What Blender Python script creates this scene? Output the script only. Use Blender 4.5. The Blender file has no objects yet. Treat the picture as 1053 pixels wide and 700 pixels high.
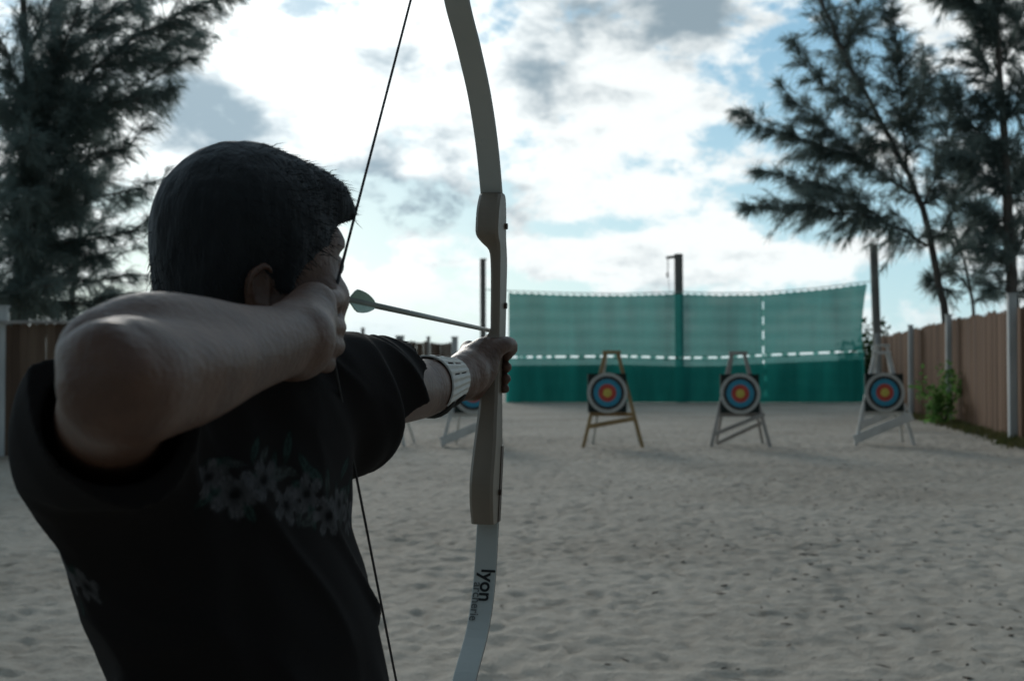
import bpy, math, random
import numpy as np
from mathutils import Vector, Matrix

random.seed(7)
rng = np.random.default_rng(11)
scene = bpy.context.scene
COL = scene.collection

# ------------------------------------------------------------------ camera geometry
F_PX = 1244.0
TH = math.atan(28 / F_PX)
CAM = np.array([0.0, 0.0, 1.45])


def at(px, py, d):
    """the world point seen at photo pixel (px, py) at distance d along Y"""
    dx = (px - 526.5) / F_PX
    dz = (350 - py) / F_PX
    v = np.array([dx, math.cos(TH) - dz * math.sin(TH), math.sin(TH) + dz * math.cos(TH)])
    return v / v[1] * d + CAM


def nrm(v):
    v = np.asarray(v, float)
    return v / np.linalg.norm(v)


# ------------------------------------------------------------------ numpy noise
def _h(ix, iy, iz, seed):
    n = (ix.astype(np.int64) * 374761393 + iy.astype(np.int64) * 668265263 + iz.astype(np.int64) * 2147483647 + seed * 974634777) & 0xFFFFFFFF
    n = ((n ^ (n >> 13)) * 1274126177) & 0xFFFFFFFF
    n = ((n ^ (n >> 16)) * 2246822519) & 0xFFFFFFFF
    return ((n ^ (n >> 15)) & 0xFFFFFF) / float(0xFFFFFF)


def noise2(x, y, seed=0):
    ix = np.floor(x); iy = np.floor(y)
    fx = x - ix; fy = y - iy
    fx = fx * fx * (3 - 2 * fx); fy = fy * fy * (3 - 2 * fy)
    z = np.zeros_like(ix)
    a = _h(ix, iy, z, seed); b = _h(ix + 1, iy, z, seed)
    c = _h(ix, iy + 1, z, seed); d = _h(ix + 1, iy + 1, z, seed)
    return (a * (1 - fx) + b * fx) * (1 - fy) + (c * (1 - fx) + d * fx) * fy


def noise3(x, y, z, seed=0):
    ix = np.floor(x); iy = np.floor(y); iz = np.floor(z)
    fx = x - ix; fy = y - iy; fz = z - iz
    fx = fx * fx * (3 - 2 * fx); fy = fy * fy * (3 - 2 * fy); fz = fz * fz * (3 - 2 * fz)
    out = 0
    for k in (0, 1):
        a = _h(ix, iy, iz + k, seed); b = _h(ix + 1, iy, iz + k, seed)
        c = _h(ix, iy + 1, iz + k, seed); d = _h(ix + 1, iy + 1, iz + k, seed)
        v = (a * (1 - fx) + b * fx) * (1 - fy) + (c * (1 - fx) + d * fx) * fy
        out = out + v * (fz if k else 1 - fz)
    return out


# ------------------------------------------------------------------ object helpers
def mesh_obj(name, verts, faces, mats, parent=None, smooth=False, fmat=None):
    me = bpy.data.meshes.new(name)
    verts = np.asarray(verts, np.float32)
    if isinstance(faces, np.ndarray):
        n, k = faces.shape
        me.vertices.add(len(verts)); me.vertices.foreach_set('co', verts.ravel())
        me.loops.add(n * k); me.loops.foreach_set('vertex_index', faces.astype(np.int32).ravel())
        me.polygons.add(n)
        me.polygons.foreach_set('loop_start', np.arange(0, n * k, k, dtype=np.int32))
        me.polygons.foreach_set('loop_total', np.full(n, k, np.int32))
        me.update(calc_edges=True)
    else:
        me.from_pydata([tuple(v) for v in verts.tolist()], [], faces)
        me.update()
    for m in (mats if isinstance(mats, (list, tuple)) else [mats]):
        me.materials.append(m)
    if fmat is not None:
        me.polygons.foreach_set('material_index', np.asarray(fmat, np.int32))
    if smooth:
        me.polygons.foreach_set('use_smooth', np.ones(len(me.polygons), bool))
    me.validate()
    o = bpy.data.objects.new(name, me)
    COL.objects.link(o)
    if parent is not None:
        o.parent = parent
    return o


def thing(name, label, cat, loc=(0, 0, 0), rz=0, group=None):
    o = bpy.data.objects.new(name, None)
    o.empty_display_size = .1
    COL.objects.link(o)
    o.location = loc; o.rotation_euler = (0, 0, rz)
    return tag(o, label, cat, group)


def tag(o, label, cat, group=None, kind=None):
    if label: o['label'] = label
    if cat: o['category'] = cat
    if group: o['group'] = group
    if kind: o['kind'] = kind
    return o


def keep(o, parent):
    """parent o while keeping the world coordinates its mesh was built in"""
    o.parent = parent
    o.matrix_parent_inverse = Matrix.LocRotScale(parent.location, parent.rotation_euler, None).inverted()
    return o


class MB:
    def __init__(s):
        s.v = []; s.f = []; s.m = []; s.mi = 0

    def add(s, v, f):
        o = len(s.v)
        s.v += [tuple(map(float, p)) for p in v]
        s.f += [tuple(i + o for i in q) for q in f]
        s.m += [s.mi] * len(f)

    def box(s, c, size, rot=None, ch=0.0):
        """box with chamfered long edges"""
        hx, hy, hz = [a / 2 for a in size]
        R = Matrix.Identity(3) if rot is None else rot
        c = Vector(c)
        if ch <= 0:
            pts = [(x, y, z) for z in (-hz, hz) for x, y in ((-hx, -hy), (hx, -hy), (hx, hy), (-hx, hy))]
            n = 4
        else:
            ring = [(-hx + ch, -hy), (hx - ch, -hy), (hx, -hy + ch), (hx, hy - ch), (hx - ch, hy), (-hx + ch, hy), (-hx, hy - ch), (-hx, -hy + ch)]
            pts = [(x, y, z) for z in (-hz, hz) for x, y in ring]
            n = 8
        P = [c + R @ Vector(p) for p in pts]
        F = [tuple(range(n - 1, -1, -1)), tuple(range(n, 2 * n))] + [(i, (i + 1) % n, n + (i + 1) % n, n + i) for i in range(n)]
        s.add(P, F)

    def bar(s, a, b, w, t, up=(0, 1, 0), ch=0.004):
        """rectangular timber from a to b; w across, t along 'up'"""
        a = Vector(a); b = Vector(b)
        z = (b - a); l = z.length; z.normalize()
        u = Vector(up); u = (u - z * u.dot(z)).normalized()
        x = u.cross(z)
        R = Matrix((x, u, z)).transposed()
        s.box((a + b) / 2, (w, t, l), R, ch)

    def tube(s, pts, rad, n=8, caps=True):
        pts = [Vector(p) for p in pts]
        if not isinstance(rad, (list, tuple)): rad = [rad] * len(pts)
        ref = Vector((0.31, 0.95, 0.1)).normalized()
        V = []
        for i, p in enumerate(pts):
            t = (pts[min(i + 1, len(pts) - 1)] - pts[max(i - 1, 0)]).normalized()
            x = t.cross(ref)
            if x.length < .1: x = t.cross(Vector((1, 0, 0)))
            x.normalize(); y = t.cross(x)
            for k in range(n):
                a = 2 * math.pi * k / n
                V.append(p + (x * math.cos(a) + y * math.sin(a)) * rad[i])
        F = []
        for i in range(len(pts) - 1):
            for k in range(n):
                F.append((i * n + k, i * n + (k + 1) % n, (i + 1) * n + (k + 1) % n, (i + 1) * n + k))
        if caps:
            F.append(tuple(range(n - 1, -1, -1)))
            F.append(tuple(range((len(pts) - 1) * n, len(pts) * n)))
        s.add(V, F)

    def build(s, name, mats, parent=None, smooth=False):
        return mesh_obj(name, s.v, s.f, mats, parent, smooth, s.m)


# ------------------------------------------------------------------ materials
def mat(name):
    m = bpy.data.materials.new(name); m.use_nodes = True
    nt = m.node_tree
    return m, nt, nt.nodes['Principled BSDF'], nt.nodes['Material Output']


def nd(nt, typ, **kw):
    n = nt.nodes.new(typ)
    for k, v in kw.items(): setattr(n, k, v)
    return n


def noisy(name, c1, c2, scale=5, rough=.8, bump=.0, bscale=40, stretch=(1, 1, 1), spec=.3, detail=5, lo=.3, hi=.7, coord='Object', bdist=.01, **pr):
    m, nt, b, out = mat(name)
    tc = nd(nt, 'ShaderNodeTexCoord'); mp = nd(nt, 'ShaderNodeMapping')
    mp.inputs['Scale'].default_value = stretch
    nt.links.new(tc.outputs[coord], mp.inputs[0])
    n = nd(nt, 'ShaderNodeTexNoise'); n.inputs['Scale'].default_value = scale; n.inputs['Detail'].default_value = detail
    nt.links.new(mp.outputs[0], n.inputs['Vector'])
    r = nd(nt, 'ShaderNodeValToRGB')
    r.color_ramp.elements[0].position = lo; r.color_ramp.elements[0].color = (*c1, 1)
    r.color_ramp.elements[1].position = hi; r.color_ramp.elements[1].color = (*c2, 1)
    nt.links.new(n.outputs[0], r.inputs[0]); nt.links.new(r.outputs[0], b.inputs['Base Color'])
    b.inputs['Roughness'].default_value = rough
    b.inputs['Specular IOR Level'].default_value = spec
    for k, v in pr.items(): b.inputs[k].default_value = v
    if bump:
        n2 = nd(nt, 'ShaderNodeTexNoise'); n2.inputs['Scale'].default_value = bscale; n2.inputs['Detail'].default_value = 4
        nt.links.new(mp.outputs[0], n2.inputs['Vector'])
        bp = nd(nt, 'ShaderNodeBump'); bp.inputs['Strength'].default_value = bump; bp.inputs['Distance'].default_value = bdist
        nt.links.new(n2.outputs[0], bp.inputs['Height']); nt.links.new(bp.outputs[0], b.inputs['Normal'])
    return m


M = {}
M['skin'] = noisy('skin', (.070, .033, .021), (.122, .063, .041), 30, .5, .6, 150, spec=.45, lo=.3, hi=.7, bdist=.0022)
b = M['skin'].node_tree.nodes['Principled BSDF']
b.inputs['Subsurface Weight'].default_value = .12
b.inputs['Subsurface Radius'].default_value = (.012, .005, .003)
b.inputs['Subsurface Scale'].default_value = 1.0
M['lip'] = noisy('lip', (.3, .1, .08), (.35, .12, .1), 20, .45)
M['eye_white'] = noisy('eye_white', (.6, .58, .55), (.68, .65, .6), 20, .2)
M['iris'] = noisy('iris', (.03, .015, .01), (.05, .025, .015), 60, .15)
M['nail'] = noisy('nail', (.42, .27, .22), (.5, .32, .26), 20, .35)
M['hair'] = noisy('hair', (.008, .009, .010), (.014, .015, .016), 60, .7, .5, 260, (1, 1, .25), spec=.15, bdist=.003)
b = M['hair'].node_tree.nodes['Principled BSDF']
b.inputs['Sheen Weight'].default_value = .12; b.inputs['Sheen Roughness'].default_value = .6
b.inputs['Sheen Tint'].default_value = (.8, .9, 1, 1)  # bluish sheen stands in for veiling glare over the hair
M['limb'] = noisy('bow_limb_laminate', (.40, .415, .39), (.46, .475, .45), 6, .6, .05, 200, spec=.2)
M['limb_edge'] = noisy('bow_limb_edge', (.03, .03, .028), (.06, .055, .05), 20, .4)
M['riser'] = noisy('riser_wood', (.145, .118, .090), (.235, .195, .150), 14, .42, .1, 60, (1, 1, .08), spec=.4)
M['riser_dark'] = noisy('riser_dark_wood', (.05, .032, .022), (.09, .055, .035), 14, .4, .1, 60, (1, 1, .08))
M['ink'] = noisy('black_ink', (.012, .012, .012), (.02, .02, .02), 20, .6)
M['ink_soft'] = noisy('grey_ink', (.10, .10, .095), (.16, .16, .15), 60, .6)
M['string'] = noisy('bow_string', (.02, .02, .022), (.035, .035, .035), 90, .7)
M['arrow'] = noisy('arrow_shaft', (.20, .22, .20), (.27, .29, .265), 20, .4, spec=.5)
M['fletch'] = noisy('fletching', (.22, .34, .28), (.30, .44, .36), 40, .5, .2, 300)
M['guard'] = noisy('arm_guard_leather', (.50, .48, .45), (.60, .60, .56), 30, .55, .2, 300)
M['guard_slot'] = noisy('arm_guard_slot', (.03, .03, .03), (.05, .05, .045), 30, .8)
M['trouser'] = noisy('trouser_cloth', (.05, .06, .085), (.08, .09, .12), 30, .9, .3, 300)
M['shoe'] = noisy('shoe_canvas', (.04, .04, .045), (.07, .07, .07), 30, .8, .3, 200)
M['sole'] = noisy('shoe_sole', (.45, .44, .4), (.6, .58, .54), 30, .7)
M['wood_gold'] = noisy('easel_golden_wood', (.26, .17, .08), (.42, .29, .14), 6, .7, .2, 40, (1, 1, .2))
M['wood_grey'] = noisy('easel_weathered_wood', (.30, .28, .26), (.46, .43, .40), 6, .85, .2, 40, (1, 1, .2))
M['wood_white'] = noisy('easel_white_paint', (.55, .55, .52), (.75, .75, .72), 5, .7, .2, 40)
M['post_white'] = noisy('post_white_paint', (.42, .44, .44), (.66, .68, .67), 3, .6, .2, 20, (1, 1, .3))
M['foam'] = noisy('target_board_foam', (.012, .02, .018), (.03, .04, .036), 12, .9, .3, 60)
M['t_white'] = noisy('target_white', (.50, .50, .47), (.62, .62, .58), 8, .8)
M['t_black'] = noisy('target_black', (.015, .017, .017), (.03, .03, .03), 8, .8)
M['t_blue'] = noisy('target_blue', (.05, .30, .44), (.07, .36, .52), 8, .8)
M['t_red'] = noisy('target_red', (.52, .08, .06), (.62, .11, .08), 8, .8)
M['t_yellow'] = noisy('target_yellow', (.66, .52, .10), (.74, .60, .14), 8, .8)
M['pole'] = noisy('pole_weathered_wood', (.16, .155, .15), (.28, .27, .25), 3, .85, .3, 20, (1, 1, .15))
M['rope'] = noisy('rope', (.35, .42, .38), (.5, .55, .5), 20, .9)
M['bark'] = noisy('casuarina_bark', (.09, .085, .08), (.17, .15, .13), 5, .95, .6, 18, (1, 1, .25))
M['twig'] = noisy('dry_twig', (.03, .022, .015), (.07, .045, .03), 10, .95)



def foliage_mat(name, c1, c2, trans=.3):
    m, nt, b, out = mat(name)
    tc = nd(nt, 'ShaderNodeTexCoord'); n = nd(nt, 'ShaderNodeTexNoise'); n.inputs['Scale'].default_value = .9; n.inputs['Detail'].default_value = 4
    nt.links.new(tc.outputs['Object'], n.inputs['Vector'])
    r = nd(nt, 'ShaderNodeValToRGB')
    r.color_ramp.elements[0].position = .35; r.color_ramp.elements[0].color = (*c1, 1)
    r.color_ramp.elements[1].position = .65; r.color_ramp.elements[1].color = (*c2, 1)
    nt.links.new(n.outputs[0], r.inputs[0]); nt.links.new(r.outputs[0], b.inputs['Base Color'])
    b.inputs['Roughness'].default_value = .7; b.inputs['Specular IOR Level'].default_value = .2
    t = nd(nt, 'ShaderNodeBsdfTranslucent'); mx = nd(nt, 'ShaderNodeMixShader'); mx.inputs[0].default_value = trans
    nt.links.new(r.outputs[0], t.inputs[0]); nt.links.new(b.outputs[0], mx.inputs[1]); nt.links.new(t.outputs[0], mx.inputs[2])
    nt.links.new(mx.outputs[0], out.inputs[0])
    return m


M['needles'] = foliage_mat('casuarina_needles', (.17, .22, .20), (.23, .28, .255), .5)  # needle colour lightened beyond real leaves to carry the backlit haze
M['needles_dark'] = foliage_mat('casuarina_needles_dark', (.16, .215, .20), (.22, .27, .25), .5)  # same haze lift put into the darker needles
M['bush'] = foliage_mat('bush_leaves', (.05, .09, .05), (.09, .14, .07), .3)
M['leaf'] = foliage_mat('vine_leaf', (.09, .20, .05), (.18, .34, .10), .5)
M['tie'] = foliage_mat('net_tie_cord', (.16, .42, .38), (.22, .52, .47), .6)
M['grass'] = foliage_mat('grass_blades', (.07, .085, .03), (.13, .12, .05), .3)


def plank_mat(name, c1, c2, c3):
    """brown boards: tone per board comes from a vertex attribute, grain from noise"""
    m, nt, b, out = mat(name)
    at_ = nd(nt, 'ShaderNodeAttribute', attribute_name='tone')
    tc = nd(nt, 'ShaderNodeTexCoord'); mp = nd(nt, 'ShaderNodeMapping'); mp.inputs['Scale'].default_value = (9, 9, .6)
    nt.links.new(tc.outputs['Object'], mp.inputs[0])
    n = nd(nt, 'ShaderNodeTexNoise'); n.inputs['Scale'].default_value = 2.2; n.inputs['Detail'].default_value = 6
    nt.links.new(mp.outputs[0], n.inputs['Vector'])
    ad = nd(nt, 'ShaderNodeMath', operation='MULTIPLY_ADD'); ad.inputs[1].default_value = .55
    nt.links.new(at_.outputs['Fac'], ad.inputs[0])
    ml = nd(nt, 'ShaderNodeMath', operation='MULTIPLY'); ml.inputs[1].default_value = .5
    nt.links.new(n.outputs[0], ml.inputs[0]); nt.links.new(ml.outputs[0], ad.inputs[2])
    r = nd(nt, 'ShaderNodeValToRGB'); e = r.color_ramp.elements
    e[0].position = .12; e[0].color = (*c1, 1); e[1].position = .85; e[1].color = (*c3, 1)
    k = e.new(.5); k.color = (*c2, 1)
    nt.links.new(ad.outputs[0], r.inputs[0]); nt.links.new(r.outputs[0], b.inputs['Base Color'])
    b.inputs['Roughness'].default_value = .85; b.inputs['Specular IOR Level'].default_value = .25
    bp = nd(nt, 'ShaderNodeBump'); bp.inputs['Strength'].default_value = .3; bp.inputs['Distance'].default_value = .01
    nt.links.new(n.outputs[0], bp.inputs['Height']); nt.links.new(bp.outputs[0], b.inputs['Normal'])
    return m


M['fence_r'] = plank_mat('fence_brown_boards', (.055, .025, .011), (.115, .056, .026), (.185, .098, .050))
M['fence_l'] = plank_mat('fence_dark_boards', (.07, .045, .032), (.13, .085, .06), (.20, .14, .10))


def net_mat(name, col, alpha, dark):
    m, nt, b, out = mat(name)
    tc = nd(nt, 'ShaderNodeTexCoord')
    n = nd(nt, 'ShaderNodeTexNoise'); n.inputs['Scale'].default_value = .8; n.inputs['Detail'].default_value = 4
    mp = nd(nt, 'ShaderNodeMapping'); mp.inputs['Scale'].default_value = (1.6, 1, .25)
    nt.links.new(tc.outputs['Object'], mp.inputs[0]); nt.links.new(mp.outputs[0], n.inputs['Vector'])
    r = nd(nt, 'ShaderNodeValToRGB')
    r.color_ramp.elements[0].position = .3; r.color_ramp.elements[0].color = (*[c * dark for c in col], 1)  # fold shading painted into the cloth colour as upright darker streaks
    r.color_ramp.elements[1].position = .7; r.color_ramp.elements[1].color = (*col, 1)
    nt.links.new(n.outputs[0], r.inputs[0])
    d = nd(nt, 'ShaderNodeBsdfDiffuse'); t = nd(nt, 'ShaderNodeBsdfTranslucent'); tr = nd(nt, 'ShaderNodeBsdfTransparent')
    tr.inputs[0].default_value = (.80, 1, .97, 1)
    nt.links.new(r.outputs[0], d.inputs[0]); nt.links.new(r.outputs[0], t.inputs[0])
    m1 = nd(nt, 'ShaderNodeMixShader'); m1.inputs[0].default_value = .55
    nt.links.new(d.outputs[0], m1.inputs[1]); nt.links.new(t.outputs[0], m1.inputs[2])
    # woven threads: fine horizontal rows let a little more through
    w = nd(nt, 'ShaderNodeTexWave', bands_direction='Z'); w.inputs['Scale'].default_value = .55; w.inputs['Distortion'].default_value = 1.5
    nt.links.new(tc.outputs['Object'], w.inputs['Vector'])
    mr = nd(nt, 'ShaderNodeMapRange'); mr.inputs['To Min'].default_value = alpha * .85; mr.inputs['To Max'].default_value = alpha * 1.1
    nt.links.new(w.outputs['Fac'], mr.inputs[0])
    m2 = nd(nt, 'ShaderNodeMixShader')
    nt.links.new(mr.outputs[0], m2.inputs[0]); nt.links.new(m1.outputs[0], m2.inputs[1]); nt.links.new(tr.outputs[0], m2.inputs[2])
    nt.links.new(m2.outputs[0], out.inputs[0])
    nt.nodes.remove(b)
    return m


M['net'] = net_mat('green_netting', (.032, .21, .19), .09, .58)
M['net_low'] = net_mat('green_netting_doubled', (.045, .40, .36), .04, .60)


def sand_mat():
    m, nt, b, out = mat('sand')
    tc = nd(nt, 'ShaderNodeTexCoord')
    def N(scale, det=5, rough=.6):
        n = nd(nt, 'ShaderNodeTexNoise'); n.inputs['Scale'].default_value = scale; n.inputs['Detail'].default_value = det; n.inputs['Roughness'].default_value = rough
        nt.links.new(tc.outputs['Object'], n.inputs['Vector']); return n
    a = N(.35, 4); g = N(9, 6, .7); f = N(60, 3, .6)
    r = nd(nt, 'ShaderNodeValToRGB'); e = r.color_ramp.elements
    e[0].position = .3; e[0].color = (.405, .355, .295, 1); e[1].position = .7; e[1].color = (.495, .44, .37, 1)
    nt.links.new(a.outputs[0], r.inputs[0])
    r2 = nd(nt, 'ShaderNodeValToRGB'); e = r2.color_ramp.elements
    e[0].position = .32; e[0].color = (.74, .72, .70, 1); e[1].position = .60; e[1].color = (1, 1, 1, 1)
    nt.links.new(g.outputs[0], r2.inputs[0])
    mx = nd(nt, 'ShaderNodeMix', data_type='RGBA', blend_type='MULTIPLY'); mx.inputs[0].default_value = .8
    nt.links.new(r.outputs[0], mx.inputs[6]); nt.links.new(r2.outputs[0], mx.inputs[7])
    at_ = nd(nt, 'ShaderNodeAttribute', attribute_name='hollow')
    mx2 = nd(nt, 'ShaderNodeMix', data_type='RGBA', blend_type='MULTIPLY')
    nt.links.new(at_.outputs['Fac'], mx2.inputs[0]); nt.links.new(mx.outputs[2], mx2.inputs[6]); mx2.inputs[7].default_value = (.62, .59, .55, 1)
    nt.links.new(mx2.outputs[2], b.inputs['Base Color'])
    b.inputs['Roughness'].default_value = .9; b.inputs['Specular IOR Level'].default_value = .25
    ad = nd(nt, 'ShaderNodeMath', operation='MULTIPLY_ADD'); ad.inputs[1].default_value = .25
    nt.links.new(f.outputs[0], ad.inputs[0]); nt.links.new(g.outputs[0], ad.inputs[2])
    bp = nd(nt, 'ShaderNodeBump'); bp.inputs['Strength'].default_value = .8; bp.inputs['Distance'].default_value = .04
    nt.links.new(ad.outputs[0], bp.inputs['Height']); nt.links.new(bp.outputs[0], b.inputs['Normal'])
    return m


M['sand'] = sand_mat()


def shirt_mat():
    m, nt, b, out = mat('shirt_cotton')
    tc = nd(nt, 'ShaderNodeTexCoord')
    at_ = nd(nt, 'ShaderNodeAttribute', attribute_name='print')
    n = nd(nt, 'ShaderNodeTexNoise'); n.inputs['Scale'].default_value = 12
    nt.links.new(tc.outputs['Object'], n.inputs['Vector'])
    r = nd(nt, 'ShaderNodeValToRGB')
    r.color_ramp.elements[0].color = (.008, .007, .007, 1); r.color_ramp.elements[1].color = (.014, .012, .012, 1)
    nt.links.new(n.outputs[0], r.inputs[0])
    mx = nd(nt, 'ShaderNodeMix', data_type='RGBA')
    nt.links.new(at_.outputs['Color'], mx.inputs[7]); nt.links.new(r.outputs[0], mx.inputs[6]); nt.links.new(at_.outputs['Alpha'], mx.inputs[0])
    nt.links.new(mx.outputs[2], b.inputs['Base Color'])
    b.inputs['Roughness'].default_value = .95; b.inputs['Specular IOR Level'].default_value = .15
    n2 = nd(nt, 'ShaderNodeTexNoise'); n2.inputs['Scale'].default_value = 600; nt.links.new(tc.outputs['Object'], n2.inputs['Vector'])
    bp = nd(nt, 'ShaderNodeBump'); bp.inputs['Strength'].default_value = .3; bp.inputs['Distance'].default_value = .001
    nt.links.new(n2.outputs[0], bp.inputs['Height']); nt.links.new(bp.outputs[0], b.inputs['Normal'])
    return m


M['shirt'] = shirt_mat()


def catmull(pts, n):
    pts = [np.array(p, float) for p in pts]
    pts = [2 * pts[0] - pts[1]] + pts + [2 * pts[-1] - pts[-2]]
    out = []
    for i in range(1, len(pts) - 2):
        a, b_, c, d = pts[i - 1:i + 3]
        for k in range(n):
            t = k / n
            out.append(.5 * ((2 * b_) + (-a + c) * t + (2 * a - 5 * b_ + 4 * c - d) * t * t + (-a + 3 * b_ - 3 * c + d) * t ** 3))
    out.append(pts[-2]); return out


# ------------------------------------------------------------------ implicit surfaces (surface nets)
class Field:
    def __init__(s, lo, hi, h):
        s.h = h; s.lo = np.array(lo, float)
        s.n = np.ceil((np.array(hi) - s.lo) / h).astype(int) + 1
        s.F = np.full(tuple(s.n), .05, np.float32)

    def _win(s, lo, hi):
        a = np.clip(np.floor((np.array(lo) - s.lo) / s.h).astype(int), 0, s.n)
        b = np.clip(np.ceil((np.array(hi) - s.lo) / s.h).astype(int) + 1, 0, s.n)
        X = (s.lo[0] + s.h * np.arange(a[0], b[0], dtype=np.float32))[:, None, None].astype(np.float32)
        Y = (s.lo[1] + s.h * np.arange(a[1], b[1], dtype=np.float32))[None, :, None].astype(np.float32)
        Z = (s.lo[2] + s.h * np.arange(a[2], b[2], dtype=np.float32))[None, None, :].astype(np.float32)
        return (slice(a[0], b[0]), slice(a[1], b[1]), slice(a[2], b[2])), X, Y, Z

    def _put(s, w, d, k, sub):
        A = s.F[w]
        if sub:
            d = -d
            if k > 0:
                h = np.maximum(k - np.abs(A - d), 0) / k
                s.F[w] = np.maximum(A, d) + h * h * k * .25
            else:
                s.F[w] = np.maximum(A, d)
        else:
            if k > 0:
                h = np.maximum(k - np.abs(A - d), 0) / k
                s.F[w] = np.minimum(A, d) - h * h * k * .25
            else:
                s.F[w] = np.minimum(A, d)

    def cone(s, a, b, r1, r2, k=.01, sub=False, flat=None):
        """rounded cone; flat=(axis, factor) squeezes the section along an axis"""
        a = np.array(a, float); b = np.array(b, float)
        m = max(r1, r2) * (1.0 if flat is None else max(1, flat[1])) + .03 + k
        w, X, Y, Z = s._win(np.minimum(a, b) - m, np.maximum(a, b) + m)
        d = b - a; L2 = float(d.dot(d)) or 1e-9
        px = X - a[0]; py = Y - a[1]; pz = Z - a[2]
        t = np.clip((px * d[0] + py * d[1] + pz * d[2]) / L2, 0, 1)
        qx = px - t * d[0]; qy = py - t * d[1]; qz = pz - t * d[2]
        if flat is not None:
            ax = nrm(flat[0]); c = qx * ax[0] + qy * ax[1] + qz * ax[2]
            g = 1 / flat[1] - 1
            qx = qx + ax[0] * c * g; qy = qy + ax[1] * c * g; qz = qz + ax[2] * c * g
        D = np.sqrt(qx * qx + qy * qy + qz * qz) - (r1 + (r2 - r1) * t)
        s._put(w, D.astype(np.float32), k, sub)

    def chain(s, pts, rad, k=.006, flat=None, sm=4, sub=False):
        """a limb through pts with a radius at each; segments join without swelling"""
        P = [np.concatenate([np.array(p, float), [r]]) for p, r in zip(pts, rad)]
        if sm > 1 and len(P) > 2: P = catmull(P, sm)
        P = np.array(P); m = P[:, 3].max() * (1.3 if flat is not None else 1) + .02 + k
        w, X, Y, Z = s._win(P[:, :3].min(0) - m, P[:, :3].max(0) + m)
        D = None
        for p, q in zip(P[:-1], P[1:]):
            d = q[:3] - p[:3]; L2 = float(d.dot(d)) or 1e-9
            px = X - p[0]; py = Y - p[1]; pz = Z - p[2]
            t = np.clip((px * d[0] + py * d[1] + pz * d[2]) / L2, 0, 1)
            qx = px - t * d[0]; qy = py - t * d[1]; qz = pz - t * d[2]
            if flat is not None:
                ax = nrm(flat[0]); c = qx * ax[0] + qy * ax[1] + qz * ax[2]; g = 1 / flat[1] - 1
                qx = qx + ax[0] * c * g; qy = qy + ax[1] * c * g; qz = qz + ax[2] * c * g
            e = (np.sqrt(qx * qx + qy * qy + qz * qz) - (p[3] + (q[3] - p[3]) * t)).astype(np.float32)
            D = e if D is None else np.minimum(D, e)
        s._put(w, D, k, sub)

    def ell(s, c, R, r, k=.01, sub=False):
        """ellipsoid; R rows are the axes"""
        c = np.array(c, float); R = np.array([nrm(v) for v in R]); m = max(r) + .03 + k
        w, X, Y, Z = s._win(c - m, c + m)
        px = X - c[0]; py = Y - c[1]; pz = Z - c[2]
        q = [(px * R[i][0] + py * R[i][1] + pz * R[i][2]) for i in range(3)]
        k0 = np.sqrt(sum((q[i] / r[i]) ** 2 for i in range(3)))
        k1 = np.sqrt(sum((q[i] / r[i] ** 2) ** 2 for i in range(3))) + 1e-6
        D = k0 * (k0 - 1) / k1
        s._put(w, D.astype(np.float32), k, sub)

    def column(s, zs, cx, cy, aa, bb, sv, nv, k=.02, grow=0.0, sub=False, zc=None, xp=2.2):
        """a trunk whose section at each height is an ellipse with half axes aa along sv, bb along nv"""
        zs = np.array(zs, float)
        lo = (min(cx) - .3, min(cy) - .3, zs[0] - .05); hi = (max(cx) + .3, max(cy) + .3, zs[-1] + .05)
        w, X, Y, Z = s._win(lo, hi)
        def ip(v): return np.interp(Z, zs, v).astype(np.float32)
        CX = ip(cx); CY = ip(cy); A = ip(aa) + grow; B = ip(bb) + grow
        px = X - CX; py = Y - CY
        u = np.abs((px * sv[0] + py * sv[1]) / A); v = np.abs((px * nv[0] + py * nv[1]) / B)
        q = (u ** xp + v ** xp) ** (1 / xp)
        D = (q - 1) * np.minimum(A, B)
        z0, z1 = zs[0] - (grow if zc is None else 0), zs[-1] + (grow if zc is None else 0)
        D = np.maximum(D, np.maximum(z0 - Z, Z - z1))
        s._put(w, D.astype(np.float32), k, sub)

    def cut(s, p, n, lo, hi):
        """remove what lies beyond plane (p, n) inside the box lo..hi"""
        w, X, Y, Z = s._win(lo, hi)
        D = (X - p[0]) * n[0] + (Y - p[1]) * n[1] + (Z - p[2]) * n[2]
        s.F[w] = np.maximum(s.F[w], D.astype(np.float32))

    def ripple(s, fn):
        w, X, Y, Z = s._win(s.lo, s.lo + s.h * s.n)
        s.F[w] += fn(X, Y, Z).astype(np.float32)

    def mesh(s):
        F = s.F; n = F.shape
        B = F < 0
        cnt = np.zeros((n[0] - 1, n[1] - 1, n[2] - 1), np.uint8)
        for i in (0, 1):
            for j in (0, 1):
                for k in (0, 1):
                    cnt += B[i:n[0] - 1 + i, j:n[1] - 1 + j, k:n[2] - 1 + k]
        act = np.argwhere((cnt > 0) & (cnt < 8))
        del cnt
        key = (act[:, 0] * n[1] + act[:, 1]) * n[2] + act[:, 2]
        c = np.array([(i, j, k) for i in (0, 1) for j in (0, 1) for k in (0, 1)])
        V = np.stack([F[act[:, 0] + q[0], act[:, 1] + q[1], act[:, 2] + q[2]] for q in c], 1)
        acc = np.zeros((len(act), 3)); num = np.zeros(len(act))
        for a in range(8):
            for b_ in range(a + 1, 8):
                if np.abs(c[a] - c[b_]).sum() != 1: continue
                va, vb = V[:, a], V[:, b_]
                m = (va < 0) != (vb < 0)
                t = np.where(m, va / np.where(m, va - vb, 1), 0)
                p = c[a] + t[:, None] * (c[b_] - c[a])
                acc += p * m[:, None]; num += m
        pos = s.lo + s.h * (act + acc / num[:, None])
        faces = []
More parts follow.
